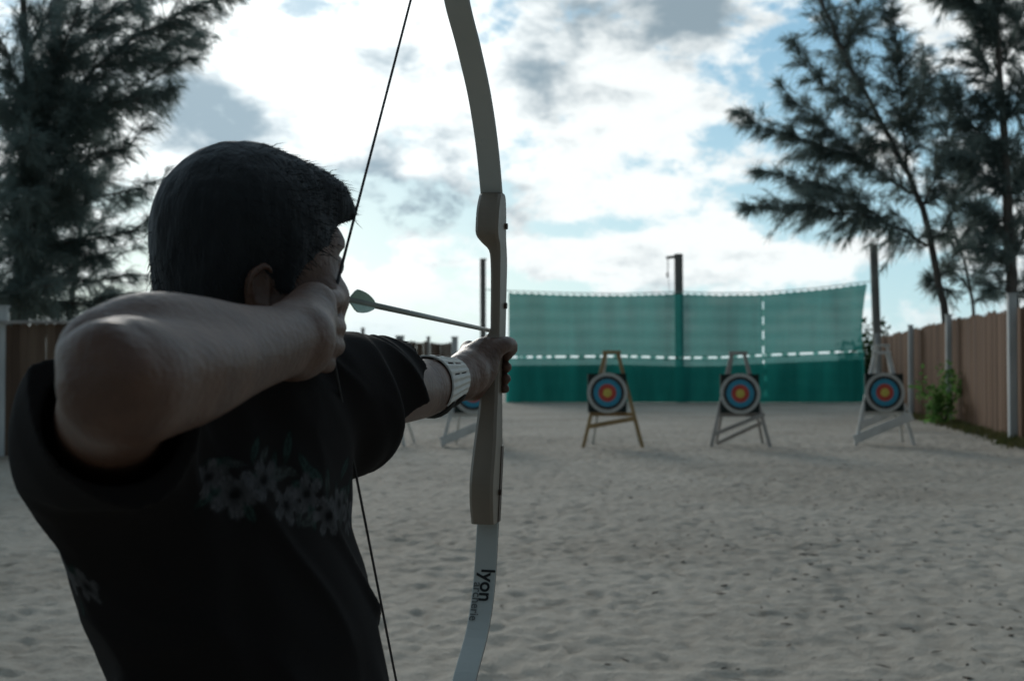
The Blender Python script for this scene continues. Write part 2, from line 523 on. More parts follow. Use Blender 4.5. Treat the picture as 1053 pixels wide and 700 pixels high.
        for ax in range(3):
            sl0 = [slice(1, n[i] - 1) for i in range(3)]; sl1 = list(sl0)
            sl0[ax] = slice(0, n[ax] - 1); sl1[ax] = slice(1, n[ax])
            a = B[tuple(sl0)]; b_ = B[tuple(sl1)]
            e = np.argwhere(a != b_)
            ins = a[tuple(e.T)]
            for i in range(3):
                if i != ax: e[:, i] += 1
            u = (ax + 1) % 3; v = (ax + 2) % 3
            q = []
            for du, dv in ((1, 1), (0, 1), (0, 0), (1, 0)):
                g = e.copy(); g[:, u] -= du; g[:, v] -= dv
                kk = (g[:, 0] * n[1] + g[:, 1]) * n[2] + g[:, 2]
                q.append(np.searchsorted(key, kk))
            q = np.stack(q, 1)
            q[~ins] = q[~ins][:, ::-1]
            faces.append(q)
        return pos, np.concatenate(faces)


# ------------------------------------------------------------------ world, sun, camera
def build_world():
    w = bpy.data.worlds.new('World'); scene.world = w; w.use_nodes = True
    nt = w.node_tree; bg = nt.nodes['Background']; L = nt.links.new
    SUN_EL, SUN_AZ = math.radians(17), math.radians(-13)     # azimuth measured from +Y towards +X
    sky = nd(nt, 'ShaderNodeTexSky'); sky.sky_type = 'NISHITA'; sky.sun_disc = False
    sky.sun_elevation = SUN_EL; sky.sun_rotation = SUN_AZ
    sky.air_density = 1.0; sky.dust_density = 1.0; sky.ozone_density = 1.5
    tc = nd(nt, 'ShaderNodeTexCoord')
    nv = nd(nt, 'ShaderNodeVectorMath', operation='NORMALIZE'); L(tc.outputs['Generated'], nv.inputs[0])
    D = nv.outputs[0]

    def val(op, a, b_=None, c=None, clamp=False):
        m = nd(nt, 'ShaderNodeMath', operation=op); m.use_clamp = clamp
        for i, x in enumerate((a, b_, c)):
            if x is None: continue
            if isinstance(x, (int, float)): m.inputs[i].default_value = x
            else: L(x, m.inputs[i])
        return m.outputs[0]

    def ss(x, a, b_, lo=0, hi=1):
        m = nd(nt, 'ShaderNodeMapRange', interpolation_type='SMOOTHSTEP')
        m.inputs['From Min'].default_value = a; m.inputs['From Max'].default_value = b_
        m.inputs['To Min'].default_value = lo; m.inputs['To Max'].default_value = hi
        L(x, m.inputs[0]); return m.outputs[0]

    sep = nd(nt, 'ShaderNodeSeparateXYZ'); L(D, sep.inputs[0])
    el = sep.outputs['Z']

    def bump(px, py, rx, ry, amp):
        """a soft patch of sky centred on the direction of (px, py), radii in thousandths of a radian"""
        v = nrm(at(px, py, 1) - CAM)
        s_ = nd(nt, 'ShaderNodeVectorMath', operation='SUBTRACT'); L(D, s_.inputs[0]); s_.inputs[1].default_value = v
        m_ = nd(nt, 'ShaderNodeVectorMath', operation='MULTIPLY'); L(s_.outputs[0], m_.inputs[0])
        m_.inputs[1].default_value = (1000 / rx, 1000 / rx, 1000 / ry)
        l_ = nd(nt, 'ShaderNodeVectorMath', operation='LENGTH'); L(m_.outputs[0], l_.inputs[0])
        return ss(l_.outputs['Value'], 0, 1, amp, 0)

    def fbm(scale, zst, det, rough, off, dist=0.0):
        mp = nd(nt, 'ShaderNodeMapping'); mp.inputs['Scale'].default_value = (1, 1, zst); mp.inputs['Location'].default_value = off
        L(D, mp.inputs[0])
        n = nd(nt, 'ShaderNodeTexNoise'); n.inputs['Scale'].default_value = scale; n.inputs['Detail'].default_value = det
        n.inputs['Roughness'].default_value = rough; n.inputs['Distortion'].default_value = dist
        L(mp.outputs[0], n.inputs['Vector']); return n.outputs[0]

    cov = val('ADD', val('MULTIPLY', fbm(9.0, 1.7, 10, .54, (3.1, .4, 1.7), .1), .62), val('MULTIPLY', fbm(24, 1.7, 6, .6, (1.3, 5.4, 2.7), .2), .38))
    cbias = [(225, 90, 200, 150, .16), (560, 40, 260, 110, .12), (440, 215, 190, 80, .11), (690, 170, 120, 55, .13), (600, 130, 110, 60, .08),
             (700, 262, 170, 36, .26), (590, 275, 70, 30, .18), (820, 275, 70, 26, .14), (700, 255, 90, 22, .1), (60, 330, 300, 90, .06), (430, 300, 120, 40, .08),
             (860, 70, 120, 110, -.14), (830, 215, 170, 45, -.14), (640, 172, 110, 20, -.10), (590, 238, 100, 16, -.12), (1000, 50, 90, 60, .10),
             (900, 300, 70, 40, -.08), (700, 30, 80, 40, .12), (760, 110, 60, 40, .10), (395, 175, 60, 25, -.05), (350, 100, 60, 40, .06)]
    c = cov
    for b_ in cbias: c = val('ADD', c, bump(*b_[:4], b_[4] * .72))
    alpha = ss(c, .465, .565)
    dk = val('ADD', val('MULTIPLY', fbm(11, 1.6, 8, .50, (7.3, 2.2, .3), .1), .6), val('MULTIPLY', fbm(26, 1.8, 5, .6, (4.3, 1.2, 6.3), .2), .4))
    dbias = [(215, 125, 80, 55, .26), (620, 25, 190, 60, .16), (560, 90, 60, 34, .26), (440, 212, 150, 40, .34), (360, 195, 80, 40, .16), (215, 110, 100, 60, .15), (775, 262, 70, 12, .12),
             (440, 140, 70, 32, .14), (640, 95, 60, 30, .10), (720, 20, 60, 40, .14), (130, 60, 90, 60, .10), (400, 60, 40, 20, .08),
             (245, 20, 110, 60, -.30), (430, 95, 60, 30, -.2), (480, 50, 60, 40, -.16), (620, 195, 150, 40, -.16), (420, 290, 110, 50, -.16), (300, 70, 70, 60, -.15), (600, 250, 60, 20, -.1)]
    d_ = dk
    for b_ in dbias: d_ = val('ADD', d_, bump(*b_[:4], b_[4] * (.95 if b_[4] > 0 else .6)))
    dark = ss(d_, .49, .755)
    # light scattered through the cloud falls off away from the sun
    sv = (math.sin(SUN_AZ) * math.cos(SUN_EL), math.cos(SUN_AZ) * math.cos(SUN_EL), math.sin(SUN_EL))
    dp = nd(nt, 'ShaderNodeVectorMath', operation='DOT_PRODUCT'); L(D, dp.inputs[0]); dp.inputs[1].default_value = sv
    glow = ss(dp.outputs['Value'], -.1, .98, .20, 1.0)
    glow2 = ss(dp.outputs['Value'], .955, 1.0, 0, .35)
    bright = val('ADD', glow, glow2)

    def mixc(f, a, b2):
        m = nd(nt, 'ShaderNodeMix', data_type='RGBA')
        L(f, m.inputs[0]) if not isinstance(f, float) else None
        for i, x in ((6, a), (7, b2)):
            if isinstance(x, tuple): m.inputs[i].default_value = x
            else: L(x, m.inputs[i])
        return m.outputs[2]

    def scalec(col, f):
        m = nd(nt, 'ShaderNodeVectorMath', operation='SCALE'); L(col, m.inputs[0])
        if isinstance(f, (int, float)): m.inputs['Scale'].default_value = f
        else: L(f, m.inputs['Scale'])
        return m.outputs[0]

    cl = scalec(mixc(dark, (10.0, 10.5, 10.5, 1), (2.9, 3.8, 4.4, 1)), bright)
    blue = mixc(ss(el, 0, .32), (4.9, 7.9, 9.0, 1), (2.3, 4.9, 7.0, 1))     # humid haze over the clear sky
    mb = nd(nt, 'ShaderNodeMix', data_type='RGBA'); mb.inputs[0].default_value = .86
    L(sky.outputs[0], mb.inputs[6]); L(scalec(blue, glow), mb.inputs[7])
    allc = mixc(alpha, mb.outputs[2], cl)
    # haze band low over the horizon
    hz = ss(el, .0, .08, .6, 0)
    allc = mixc(hz, allc, scalec(mixc(ss(el, 0, .1), (6.8, 8.7, 9.0, 1), (5.8, 8.2, 8.8, 1)), glow))
    L(allc, bg.inputs[0]); bg.inputs[1].default_value = .1
    li = bpy.data.lights.new('sun', 'SUN'); li.energy = 1.25; li.angle = math.radians(15); li.color = (1, .95, .87)
    so = bpy.data.objects.new('sun', li); COL.objects.link(so)
    so.rotation_euler = Vector(sv).to_track_quat('Z', 'Y').to_euler(); so.location = (-6, 20, 9)


build_world()
cam = bpy.data.cameras.new('camera'); co = bpy.data.objects.new('camera', cam); COL.objects.link(co)
scene.camera = co
co.location = CAM; co.rotation_euler = (math.pi / 2 + TH, 0, 0)
cam.sensor_width = 36; cam.lens = F_PX / 1053 * 36; cam.clip_start = .05; cam.clip_end = 6000
cam.dof.use_dof = True; cam.dof.focus_distance = 1.5; cam.dof.aperture_fstop = cam.lens / 5.0; cam.dof.aperture_blades = 7
scene.view_settings.view_transform = 'Standard'; scene.view_settings.look = 'None'; scene.view_settings.exposure = 0
scene.render.engine = 'CYCLES'
scene.cycles.max_bounces = 8; scene.cycles.transparent_max_bounces = 16; scene.cycles.use_denoising = True


# ------------------------------------------------------------------ ground
def axis(dense_lo, dense_hi, step, far, growth=1.12):
    c = list(np.arange(dense_lo, dense_hi + 1e-6, step))
    s_, x, hi = step, dense_hi, []
    while x < far: s_ *= growth; x += s_; hi.append(x)
    s_, x, lo = step, dense_lo, []
    while x > -far: s_ *= growth; x -= s_; lo.append(x)
    return np.array(lo[::-1] + c + hi)


def sand_height(X, Y):
    r = np.hypot(X, Y)
    fade = np.clip((70 - r) / 40, 0, 1)
    wx = X + .12 * noise2(X * 3, Y * 3, 5); wy = Y + .12 * noise2(X * 3, Y * 3, 6)
    a = noise2(wx * 4.6, wy * 2.6, 1); b_ = noise2(wx * 9.5, wy * 5.5, 2); c = noise2(wx * 17, wy * 10, 3)
    rid = 1 - np.abs(2 * b_ - 1)
    big = noise2(X * .35, Y * .35, 4)
    h = .013 * (a - .5) + .020 * (rid - .6) + .030 * (c - .5) + .04 * (big - .5)
    return h * fade - .02, rid, a, c


def build_ground():
    xs = axis(-6.5, 9.5, .04, 3000); ys = axis(4.2, 52, .06, 3000, 1.10)
    xs = np.concatenate([xs[xs < 9.5], np.arange(9.5, 16, .09), xs[xs > 16.1]])
    ys = np.concatenate([ys[ys < 4.2], np.arange(4.2, 12, .03), np.arange(12, 26, .06), np.arange(26, 52, .11), ys[ys > 52]])
    X, Y = np.meshgrid(xs, ys, indexing='ij')
    Z, rid, a, c = sand_height(X, Y)
    V = np.stack([X.ravel(), Y.ravel(), Z.ravel()], 1)
    nx, nyy = len(xs), len(ys)
    i = np.arange(nx - 1)[:, None] * nyy + np.arange(nyy - 1)[None, :]
    Fc = np.stack([i, i + nyy, i + nyy + 1, i + 1], -1).reshape(-1, 4)
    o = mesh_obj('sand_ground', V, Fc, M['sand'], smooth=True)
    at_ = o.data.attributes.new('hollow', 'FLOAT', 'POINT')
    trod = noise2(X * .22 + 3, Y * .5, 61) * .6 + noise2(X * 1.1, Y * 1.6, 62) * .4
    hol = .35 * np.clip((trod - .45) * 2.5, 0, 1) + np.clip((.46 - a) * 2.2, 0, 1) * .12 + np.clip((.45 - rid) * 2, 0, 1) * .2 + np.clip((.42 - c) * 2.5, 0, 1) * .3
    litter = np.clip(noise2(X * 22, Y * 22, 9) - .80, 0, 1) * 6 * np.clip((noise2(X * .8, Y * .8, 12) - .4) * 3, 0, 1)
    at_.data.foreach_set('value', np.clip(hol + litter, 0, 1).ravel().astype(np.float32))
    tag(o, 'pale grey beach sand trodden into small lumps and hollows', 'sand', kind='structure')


build_ground()


def build_litter():
    mb = MB()
    R = random.Random(3)
    for i in range(420):
        y = R.uniform(4.6, 16) if R.random() < .8 else R.uniform(16, 24)
        x = R.uniform(1.0, .42 * y + .3) if R.random() < .8 else R.uniform(-.4 * y, .42 * y)
        if R.random() < .5: x = max(x, R.uniform(0, .42 * y))
        z = float(sand_height(np.array([x]), np.array([y]))[0][0]) + .006
        a = R.uniform(0, math.pi); l = R.uniform(.02, .075); r = R.uniform(.002, .006)
        p = Vector((x, y, z)); d = Vector((math.cos(a), math.sin(a), R.uniform(-.1, .15))) * l
        k = Vector((-d.y, d.x, 0)) * R.uniform(-.3, .3)
        mb.tube([p - d * .5, p + k * .5, p + d * .5], [r * .5, r, r * .4], 5)
    o = mb.build('fallen_twigs', M['twig'])
    tag(o, 'dark bits of twig and needle litter scattered over the sand', 'twigs', kind='stuff')


build_litter()


# ------------------------------------------------------------------ fences
def fence(name, pts, h, label, m, board=.11, seed=1, rail=True, dip=.0, group=None):
    """vertical boards along a polyline; returns the fence empty"""
    R = random.Random(seed)
    root = thing(name, label, 'fence', (pts[0][0], pts[0][1], 0), 0, group)
    V = []; Fc = []; T = []
    for (x0, y0, h0), (x1, y1, h1) in zip(pts[:-1], pts[1:]):
        L = math.hypot(x1 - x0, y1 - y0); n = int(L / board)
        t = Vector(((x1 - x0) / L, (y1 - y0) / L, 0)); q = Vector((-t.y, t.x, 0))
        for i in range(n):
            u = (i + .5) / n; bw = L / n - R.uniform(.001, .005); th = .018
            hh = (h0 + (h1 - h0) * u) + R.uniform(-.035, .035) + .03 * math.sin(i * .31)
            c = Vector((x0, y0, 0)) + t * (L * u) + q * R.uniform(-.006, .006)
            lean = R.uniform(-.0012, .0012)
            o = len(V); tone = R.random()
            for z, w in ((-.03, bw / 2), (hh - .05, bw / 2), (hh, bw / 2 - .03)):
                for sx, sy in ((-1, -1), (1, -1), (1, 1), (-1, 1)):
                    V.append(c + t * (sx * w + lean * z) + q * (sy * th / 2) + Vector((0, 0, z))); T.append(tone)
            for k in range(2):
                for j in range(4):
                    Fc.append((o + k * 4 + j, o + k * 4 + (j + 1) % 4, o + k * 4 + 4 + (j + 1) % 4, o + k * 4 + 4 + j))
            Fc.append((o + 8, o + 9, o + 10, o + 11))
    b_ = mesh_obj('boards', V, Fc, m)
    at_ = b_.data.attributes.new('tone', 'FLOAT', 'POINT'); at_.data.foreach_set('value', np.array(T, np.float32))
    keep(b_, root)
    return root


FR = [(8.9, 19.0, 2.62), (9.97, 24, 2.64), (11.55, 31.7, 2.72), (12.0, 36.1, 2.64), (12.6, 41.6, 2.50)]
fr = fence('board_fence', [(x + .12, y, h) for x, y, h in FR], 2.6, 'tall brown board fence with white posts receding along the right of the range', M['fence_r'], .115, 4)


def fence_post(parent, x, y, h, w, m, rot=0):
    mb = MB(); R = Matrix.Rotation(rot, 3, 'Z')
    mb.box((x, y, h / 2 - .03), (w, w, h + .06), R, w * .12)
    mb.box((x, y, h + .015), (w * 1.25, w * 1.25, .028), R, w * .12)
    return keep(mb.build('post', m), parent)


for (x, y, h, w) in [(8.86, 19.0, 2.85, .17), (9.93, 24, 2.9, .17), (11.45, 31.7, 2.82, .15), (11.9, 36.1, 2.7, .14), (12.5, 41.4, 2.6, .13)]:
    fence_post(fr, x, y, h, w, M['post_white'], -.2)
mb = MB()
for (a, b_) in zip(FR[:-1], FR[1:]):
    for z in (.35, 2.1):
        mb.bar((a[0] + .19, a[1], z), (b_[0] + .19, b_[1], z), .035, .09, (0, 0, 1))
keep(mb.build('rail', M['fence_r']), fr)

fl = fence('board_fence', [(-14, 19.6, 2.17), (-5.2, 20.2, 2.17)], 2.2, 'dark board fence with a straight top rail standing under the big tree on the left', M['fence_l'], .14, 8)
for (x, w) in ((-8.42, .13), (-11.2, .13), (-5.2, .13)):
    fence_post(fl, x, 19.65 + (x + 14) * .068, 2.45, w, M['post_white'])
mb = MB(); mb.bar((-14, 19.52, 2.20), (-5.2, 20.12, 2.20), .10, .05, (0, 0, 1)); keep(mb.build('rail', M['wood_grey']), fl)

ff = fence('board_fence', [(-9.0, 40.6, 2.30), (-1.95, 41.4, 2.34)], 2.3, 'distant weathered board fence with uneven posts seen above the bow arm', M['fence_l'], .12, 9)
for (px, top, w, m) in ((374, 338, .11, M['pole']), (412, 346, .26, M['post_white']), (441, 347, .11, M['wood_grey']), (468, 347, .20, M['post_white']), (330, 340, .2, M['post_white'])):
    x = (px - 526.5) / F_PX * 41
    p = fence_post(ff, x, 41 - .25, 1.45 + (378 - top) / F_PX * 41, w, m)


# ------------------------------------------------------------------ the target net and its poles
def build_net():
    Y = 51.0; mpp = Y / F_PX
    X = lambda px: (px - 526.5) * mpp
    Z = lambda py: 1.45 + (378 - py) * mpp
    root = thing('backstop_net', 'wide green backstop net with a laced middle seam hung behind the targets', 'net', (X(700), Y, 0))

    def top(px):
        return np.interp(px, [505, 523, 580, 640, 697, 740, 785, 840, 893], [299.5, 300.5, 302.5, 303.4, 301.5, 302.8, 302.2, 297.5, 291.0])

    def seam(px):
        return np.interp(px, [520, 640, 697, 740, 785, 893], [366.5, 365.5, 367.3, 366.8, 364.5, 360.0])

    def sheet(name, x0, x1, f0, f1, m, dy=0.0, nx=160, nz=34, amp=1.0, right_curve=False, seed=0, scallop=False):
        u = np.linspace(0, 1, nx); v = np.linspace(0, 1, nz)
        Uu, Vv = np.meshgrid(u, v, indexing='ij')
        PX = x0 + (x1 - x0) * Uu
        PY = f0(PX) + (f1(PX) - f0(PX)) * Vv
        if scallop: PY = PY + (1 - Vv) * 1.1 * np.abs(np.sin(PX * math.pi / 7.3))
        if right_curve:
            t = np.clip((PX - (x1 - 22)) / 22, 0, 1) ** 2
            cz = np.clip((PY - 291) / 55, 0, 1)
            PX = PX - t * 6.5 * (1 - (1 - cz) ** 2)
        wx = X(PX); wz = Z(PY)
        ww = noise2(wx * 1.1 + seed, wz * .18, 31 + seed) + .5 * noise2(wx * 3.1, wz * .3 + seed, 33)
        wy = Y + dy + amp * (.28 * (ww - .75) + .05 * np.sin(wx * 5.1 + 2 * noise2(wx, wz * .3, 37)) * (1 - Vv * .3))
        V = np.stack([wx.ravel(), wy.ravel(), np.maximum(wz, .0).ravel()], 1)
        i = np.arange(nx - 1)[:, None] * nz + np.arange(nz - 1)[None, :]
        Fc = np.stack([i, i + nz, i + nz + 1, i + 1], -1).reshape(-1, 4)
        return keep(mesh_obj(name, V, Fc, m, smooth=True), root)

    def g(w):
        return lambda px: seam(px) + w
    sheet('upper_panel', 523, 784.2, top, g(-.3), M['net'], seed=0, scallop=True, nx=420)
    sheet('upper_panel', 785.7, 893.5, top, g(-.3), M['net'], seed=3, right_curve=True, scallop=True, nx=180)
    sheet('lower_panel', 521, 784.3, g(1.5), lambda p: 0 * p + 413.3, M['net'], seed=1, amp=.8)
    sheet('lower_panel', 785.6, 888.5, g(1.5), lambda p: 0 * p + 413.6, M['net'], seed=4, amp=.8)
    sheet('ground_skirt', 520, 886.5, lambda p: seam(p) + 9.2, lambda p: 0 * p + 413.6, M['net_low'], dy=-.22, seed=6, amp=.7, nz=20)
    # ties that bridge the seams
    R = random.Random(2)
    def tie(c, size):
        x, y, z = c; w, h = size[0] / 2, size[2] / 2
        keep(mesh_obj('seam_tie', [(x - w, y, z - h), (x + w, y, z - h), (x + w, y - .01, z + h), (x - w, y - .01, z + h)], [(0, 1, 2, 3)], M['tie']), root)
    px = 522.0
    while px < 886:
        step = R.uniform(10, 19) if px > 560 else R.uniform(5, 12)
        if not (782 < px < 789):
            tie((X(px), Y - .03, Z(float(seam(px)) + 1.0)), (R.uniform(3.5, 6.5) * mpp, .02, 4.4 * mpp))
        px += step
    py = 307.0
    while py < 411:
        hgt = R.uniform(5, 8) if py < 362 else R.uniform(6, 9)
        tie((X(784.8), Y - .03, Z(py)), (3.0 * mpp, .02, hgt * mpp)); py += hgt + R.uniform(6, 9)
    mb = MB()
    pts = [(X(p), Y - .02, Z(float(top(p)) - 1.6)) for p in np.linspace(500, 898, 90)]
    mb.tube(pts, .018, 6)
    for p in np.arange(524, 893, 7.3):
        z = Z(float(top(p)))
        mb.tube([(X(p), Y - .02, z - .03), (X(p) + .02, Y - .05, z + .03), (X(p), Y - .02, z + .08)], .014, 5)
    keep(mb.build('top_rope', M['rope']), root)

    def pole(px0, pyt, px1, lab, d, w, arm=False):
        q = thing('net_pole', lab, 'pole', ((px1 - 526.5) / F_PX * d, d, 0), group='poles holding up the net')
        a = Vector(((px1 - 526.5) / F_PX * d, d, -.1)); t = Vector(((px0 - 526.5) / F_PX * d, d, 1.45 + (378 - pyt) / F_PX * d))
        mb = MB(); mb.bar(a, t, w, w, (0, 1, 0), w * .18)
        keep(mb.build('shaft', M['pole']), q)
        if arm:
            mb = MB(); mb.bar(t + Vector((.0, 0, -.10)), t + Vector((-.52, 0, -.16)), .12, .12, (0, 1, 0)); keep(mb.build('bracket', M['pole']), q)
            mb = MB(); e = t + Vector((-.46, 0, -.2))
            mb.tube([e, e + Vector((.01, 0, -.4)), e + Vector((-.01, 0, -.62))], .02, 6)
            mb.box(e + Vector((-.01, 0, -.70)), (.09, .06, .2), None, .01)
            mb.tube([e + Vector((.02, 0, -.78)), e + Vector((.09, .1, -1.5))], .010, 5)
            keep(mb.build('hanging_pulley', M['pole']), q)
        else:
            mb = MB(); mb.box(t + Vector((.02, -.02, .02)), (w * 1.15, w * 1.15, .05), None, .01); keep(mb.build('cap', M['wood_grey']), q)
    pole(496.5, 267, 497, 'tall thin pole left of the green net, just behind the bow', 50.9, .24)
    pole(698, 261, 699, 'tall pole behind the middle of the green net with a short bracket arm', 51.7, .34, True)
    pole(899, 252, 904, 'slightly leaning tall pole at the right edge of the green net', 50.6, .30)


build_net()


# ------------------------------------------------------------------ easels and targets
def ring_face(n, r0, r1, y):
    V = []; Fc = []
    for k in range(n):
        a = 2 * math.pi * k / n
        V += [(math.cos(a) * r0, y, math.sin(a) * r0), (math.cos(a) * r1, y, math.sin(a) * r1)]
    for k in range(n):
        i = 2 * k; j = (2 * k + 2) % (2 * n)
        Fc.append((i, i + 1, j + 1, j))
    return V, Fc


def easel(px, py, style, label, tlabel, rz=0.0, tdx=0.0, zc=1.0, target=True, zt=1.78):
    d = F_PX * 1.45 / (py - 378.0)
    x = (px - 526.5) / F_PX * d
    gz = float(sand_height(np.array([x]), np.array([d]))[0][0])
    m = {'gold': M['wood_gold'], 'grey': M['wood_grey'], 'white': M['wood_white']}[style]
    m2 = M['wood_white'] if style == 'gold' else m
    q = thing('target_easel', label, 'easel', (x, d, gz), rz, 'wooden easels carrying the archery targets')
    sl = .22                                        # the front frame leans back
    for s_ in (-1, 1):
        mb = MB(); mb.bar((s_ * .56, -.02, -.04), (s_ * .11, sl + .0, zt), .065, .045, (0, 1, 0)); mb.build('leg', m, q)
    for s_ in (-1, 1):
        mb = MB(); mb.bar((s_ * .46 + .17, 1.0, -.04), (s_ * .12 + .03, sl + .07, zt - .06), .05, .045, (0, 1, 0)); mb.build('leg', m2, q)
    mb = MB(); mb.bar((-.17, sl - .04, zt - .02), (.17, sl - .04, zt - .02), .06, .05, (0, 1, 0)); mb.build('top_bar', m, q)
    mb = MB(); mb.bar((-.40, .10, .60), (.40, .10, .60), .07, .06, (0, 1, 0)); mb.build('shelf', m, q)
    if style == 'gold':
        mb = MB(); mb.bar((-.47, .015, .37), (.43, .0, .53), .085, .03, (0, 1, 0)); mb.build('cross_brace', m, q)
    elif style == 'grey':
        mb = MB(); mb.bar((-.50, .01, .24), (.45, .0, .62), .075, .03, (0, 1, 0)); mb.build('cross_brace', m, q)
        mb = MB(); mb.bar((-.34, .55, .04), (.52, .42, .46), .075, .03, (0, 1, 0)); mb.build('cross_brace', m, q)
    else:
        mb = MB(); mb.bar((-.58, -.03, .10), (.52, -.03, .56), .17, .03, (0, 1, 0)); mb.build('cross_brace', m, q)
    if not target: return
    t = thing('archery_target', tlabel, 'target', (x + tdx, d, gz), rz, 'round archery targets with coloured rings')
    tilt = Matrix.Rotation(-.06, 4, 'X')
    yb = .02
    def T(o):
        o.data.transform(Matrix.Translation((0, yb, zc)) @ tilt); return o
    mb = MB(); mb.box((0, .03, 0), (.72, .10, .72), None, .012)
    T(mb.build('backing_board', M['foam'], t))
    mb = MB()
    cols = [M['t_white'], M['t_black'], M['t_blue'], M['t_red'], M['t_yellow'], M['ink']]
    rr = [.375, .315, .255, .165, .080, 0.0]
    mb.mi = 0
    V, Fc = ring_face(64, .375, .355, -.030); 
    for i in range(5):
        mb.mi = i
        V, Fc = ring_face(64, rr[i + 1], rr[i], -.0275 - .0015 * i); mb.add(V, [f[::-1] for f in Fc])
        mid = (rr[i] + rr[i + 1]) / 2
        mb.mi = 0 if i == 1 else 5
        V, Fc = ring_face(64, mid - .0012, mid + .0012, -.0278 - .0015 * i - .001); mb.add(V, [f[::-1] for f in Fc])
    # straw-boss rim behind the paper
    mb.mi = 0
    V = []
    for yy in (-.0275, -.021):
        V += [(math.cos(a) * .375, yy, math.sin(a) * .375) for a in np.linspace(0, 2 * math.pi, 65)[:-1]]
    mb.add(V, [(k, (k + 1) % 64, 64 + (k + 1) % 64, 64 + k) for k in range(64)])
    T(mb.build('target_face', cols, t))


easel(630, 458, 'gold', 'golden brown timber easel with a slanting brace, nearest right of the bow', 'ringed target on the golden easel, first to the right of the bow', .02, -.10)
easel(761, 458, 'grey', 'weathered grey timber easel with two slanting braces in front of the vertical net seam', 'ringed target on the weathered grey easel in front of the vertical net seam', 0, 0)
easel(909, 456, 'white', 'white painted easel with a broad slanting board, beside the right end of the net', 'ringed target on the white easel at the far right near the fence', -.04, .01)
easel(485, 457, 'white', 'white easel half hidden behind the left hand and the arm guard', 'ringed target peeking out blue below the left wrist', .05, .03)
easel(386, 456, 'white', 'white easel mostly hidden behind the left sleeve', None, -.05, 0, 1.0, False)
easel(909, 440, 'white', 'empty white easel standing behind the rightmost target', None, -.1, 0, 1.0, False, 2.05)


# ------------------------------------------------------------------ trees
def tufts(P, Dv, n_bl, l0, l1, w, droop, spread, seed):
    """drooping needle sprays: P points, Dv directions -> thin quads"""
    r = np.random.default_rng(seed)
    P = np.repeat(np.asarray(P), n_bl, 0); Dv = np.repeat(np.asarray(Dv), n_bl, 0)
    N_ = len(P)
    d = Dv + r.normal(0, spread, (N_, 3)); d[:, 2] -= droop * r.uniform(.3, 1.4, N_)
    d /= np.linalg.norm(d, axis=1)[:, None]
    L = r.uniform(l0, l1, N_)[:, None]
    P = P + r.normal(0, .045, (N_, 3))
    s_ = np.cross(d, r.normal(0, 1, (N_, 3))); s_ /= np.linalg.norm(s_, axis=1)[:, None] + 1e-9
    W = (w * r.uniform(.6, 1.3, N_))[:, None]
    mid = P + d * L * .5; mid[:, 2] += .02
    end = P + d * L; end[:, 2] -= .10 * L[:, 0]
    V = np.stack([P - s_ * W * .4, P + s_ * W * .4, mid + s_ * W * .6, mid - s_ * W * .6, end + s_ * W * .15, end - s_ * W * .15], 1).reshape(-1, 3)
    b0 = np.arange(N_)[:, None] * 6
    Fc = np.concatenate([b0 + [0, 1, 2, 3], b0 + [3, 2, 4, 5]])
    return V, Fc


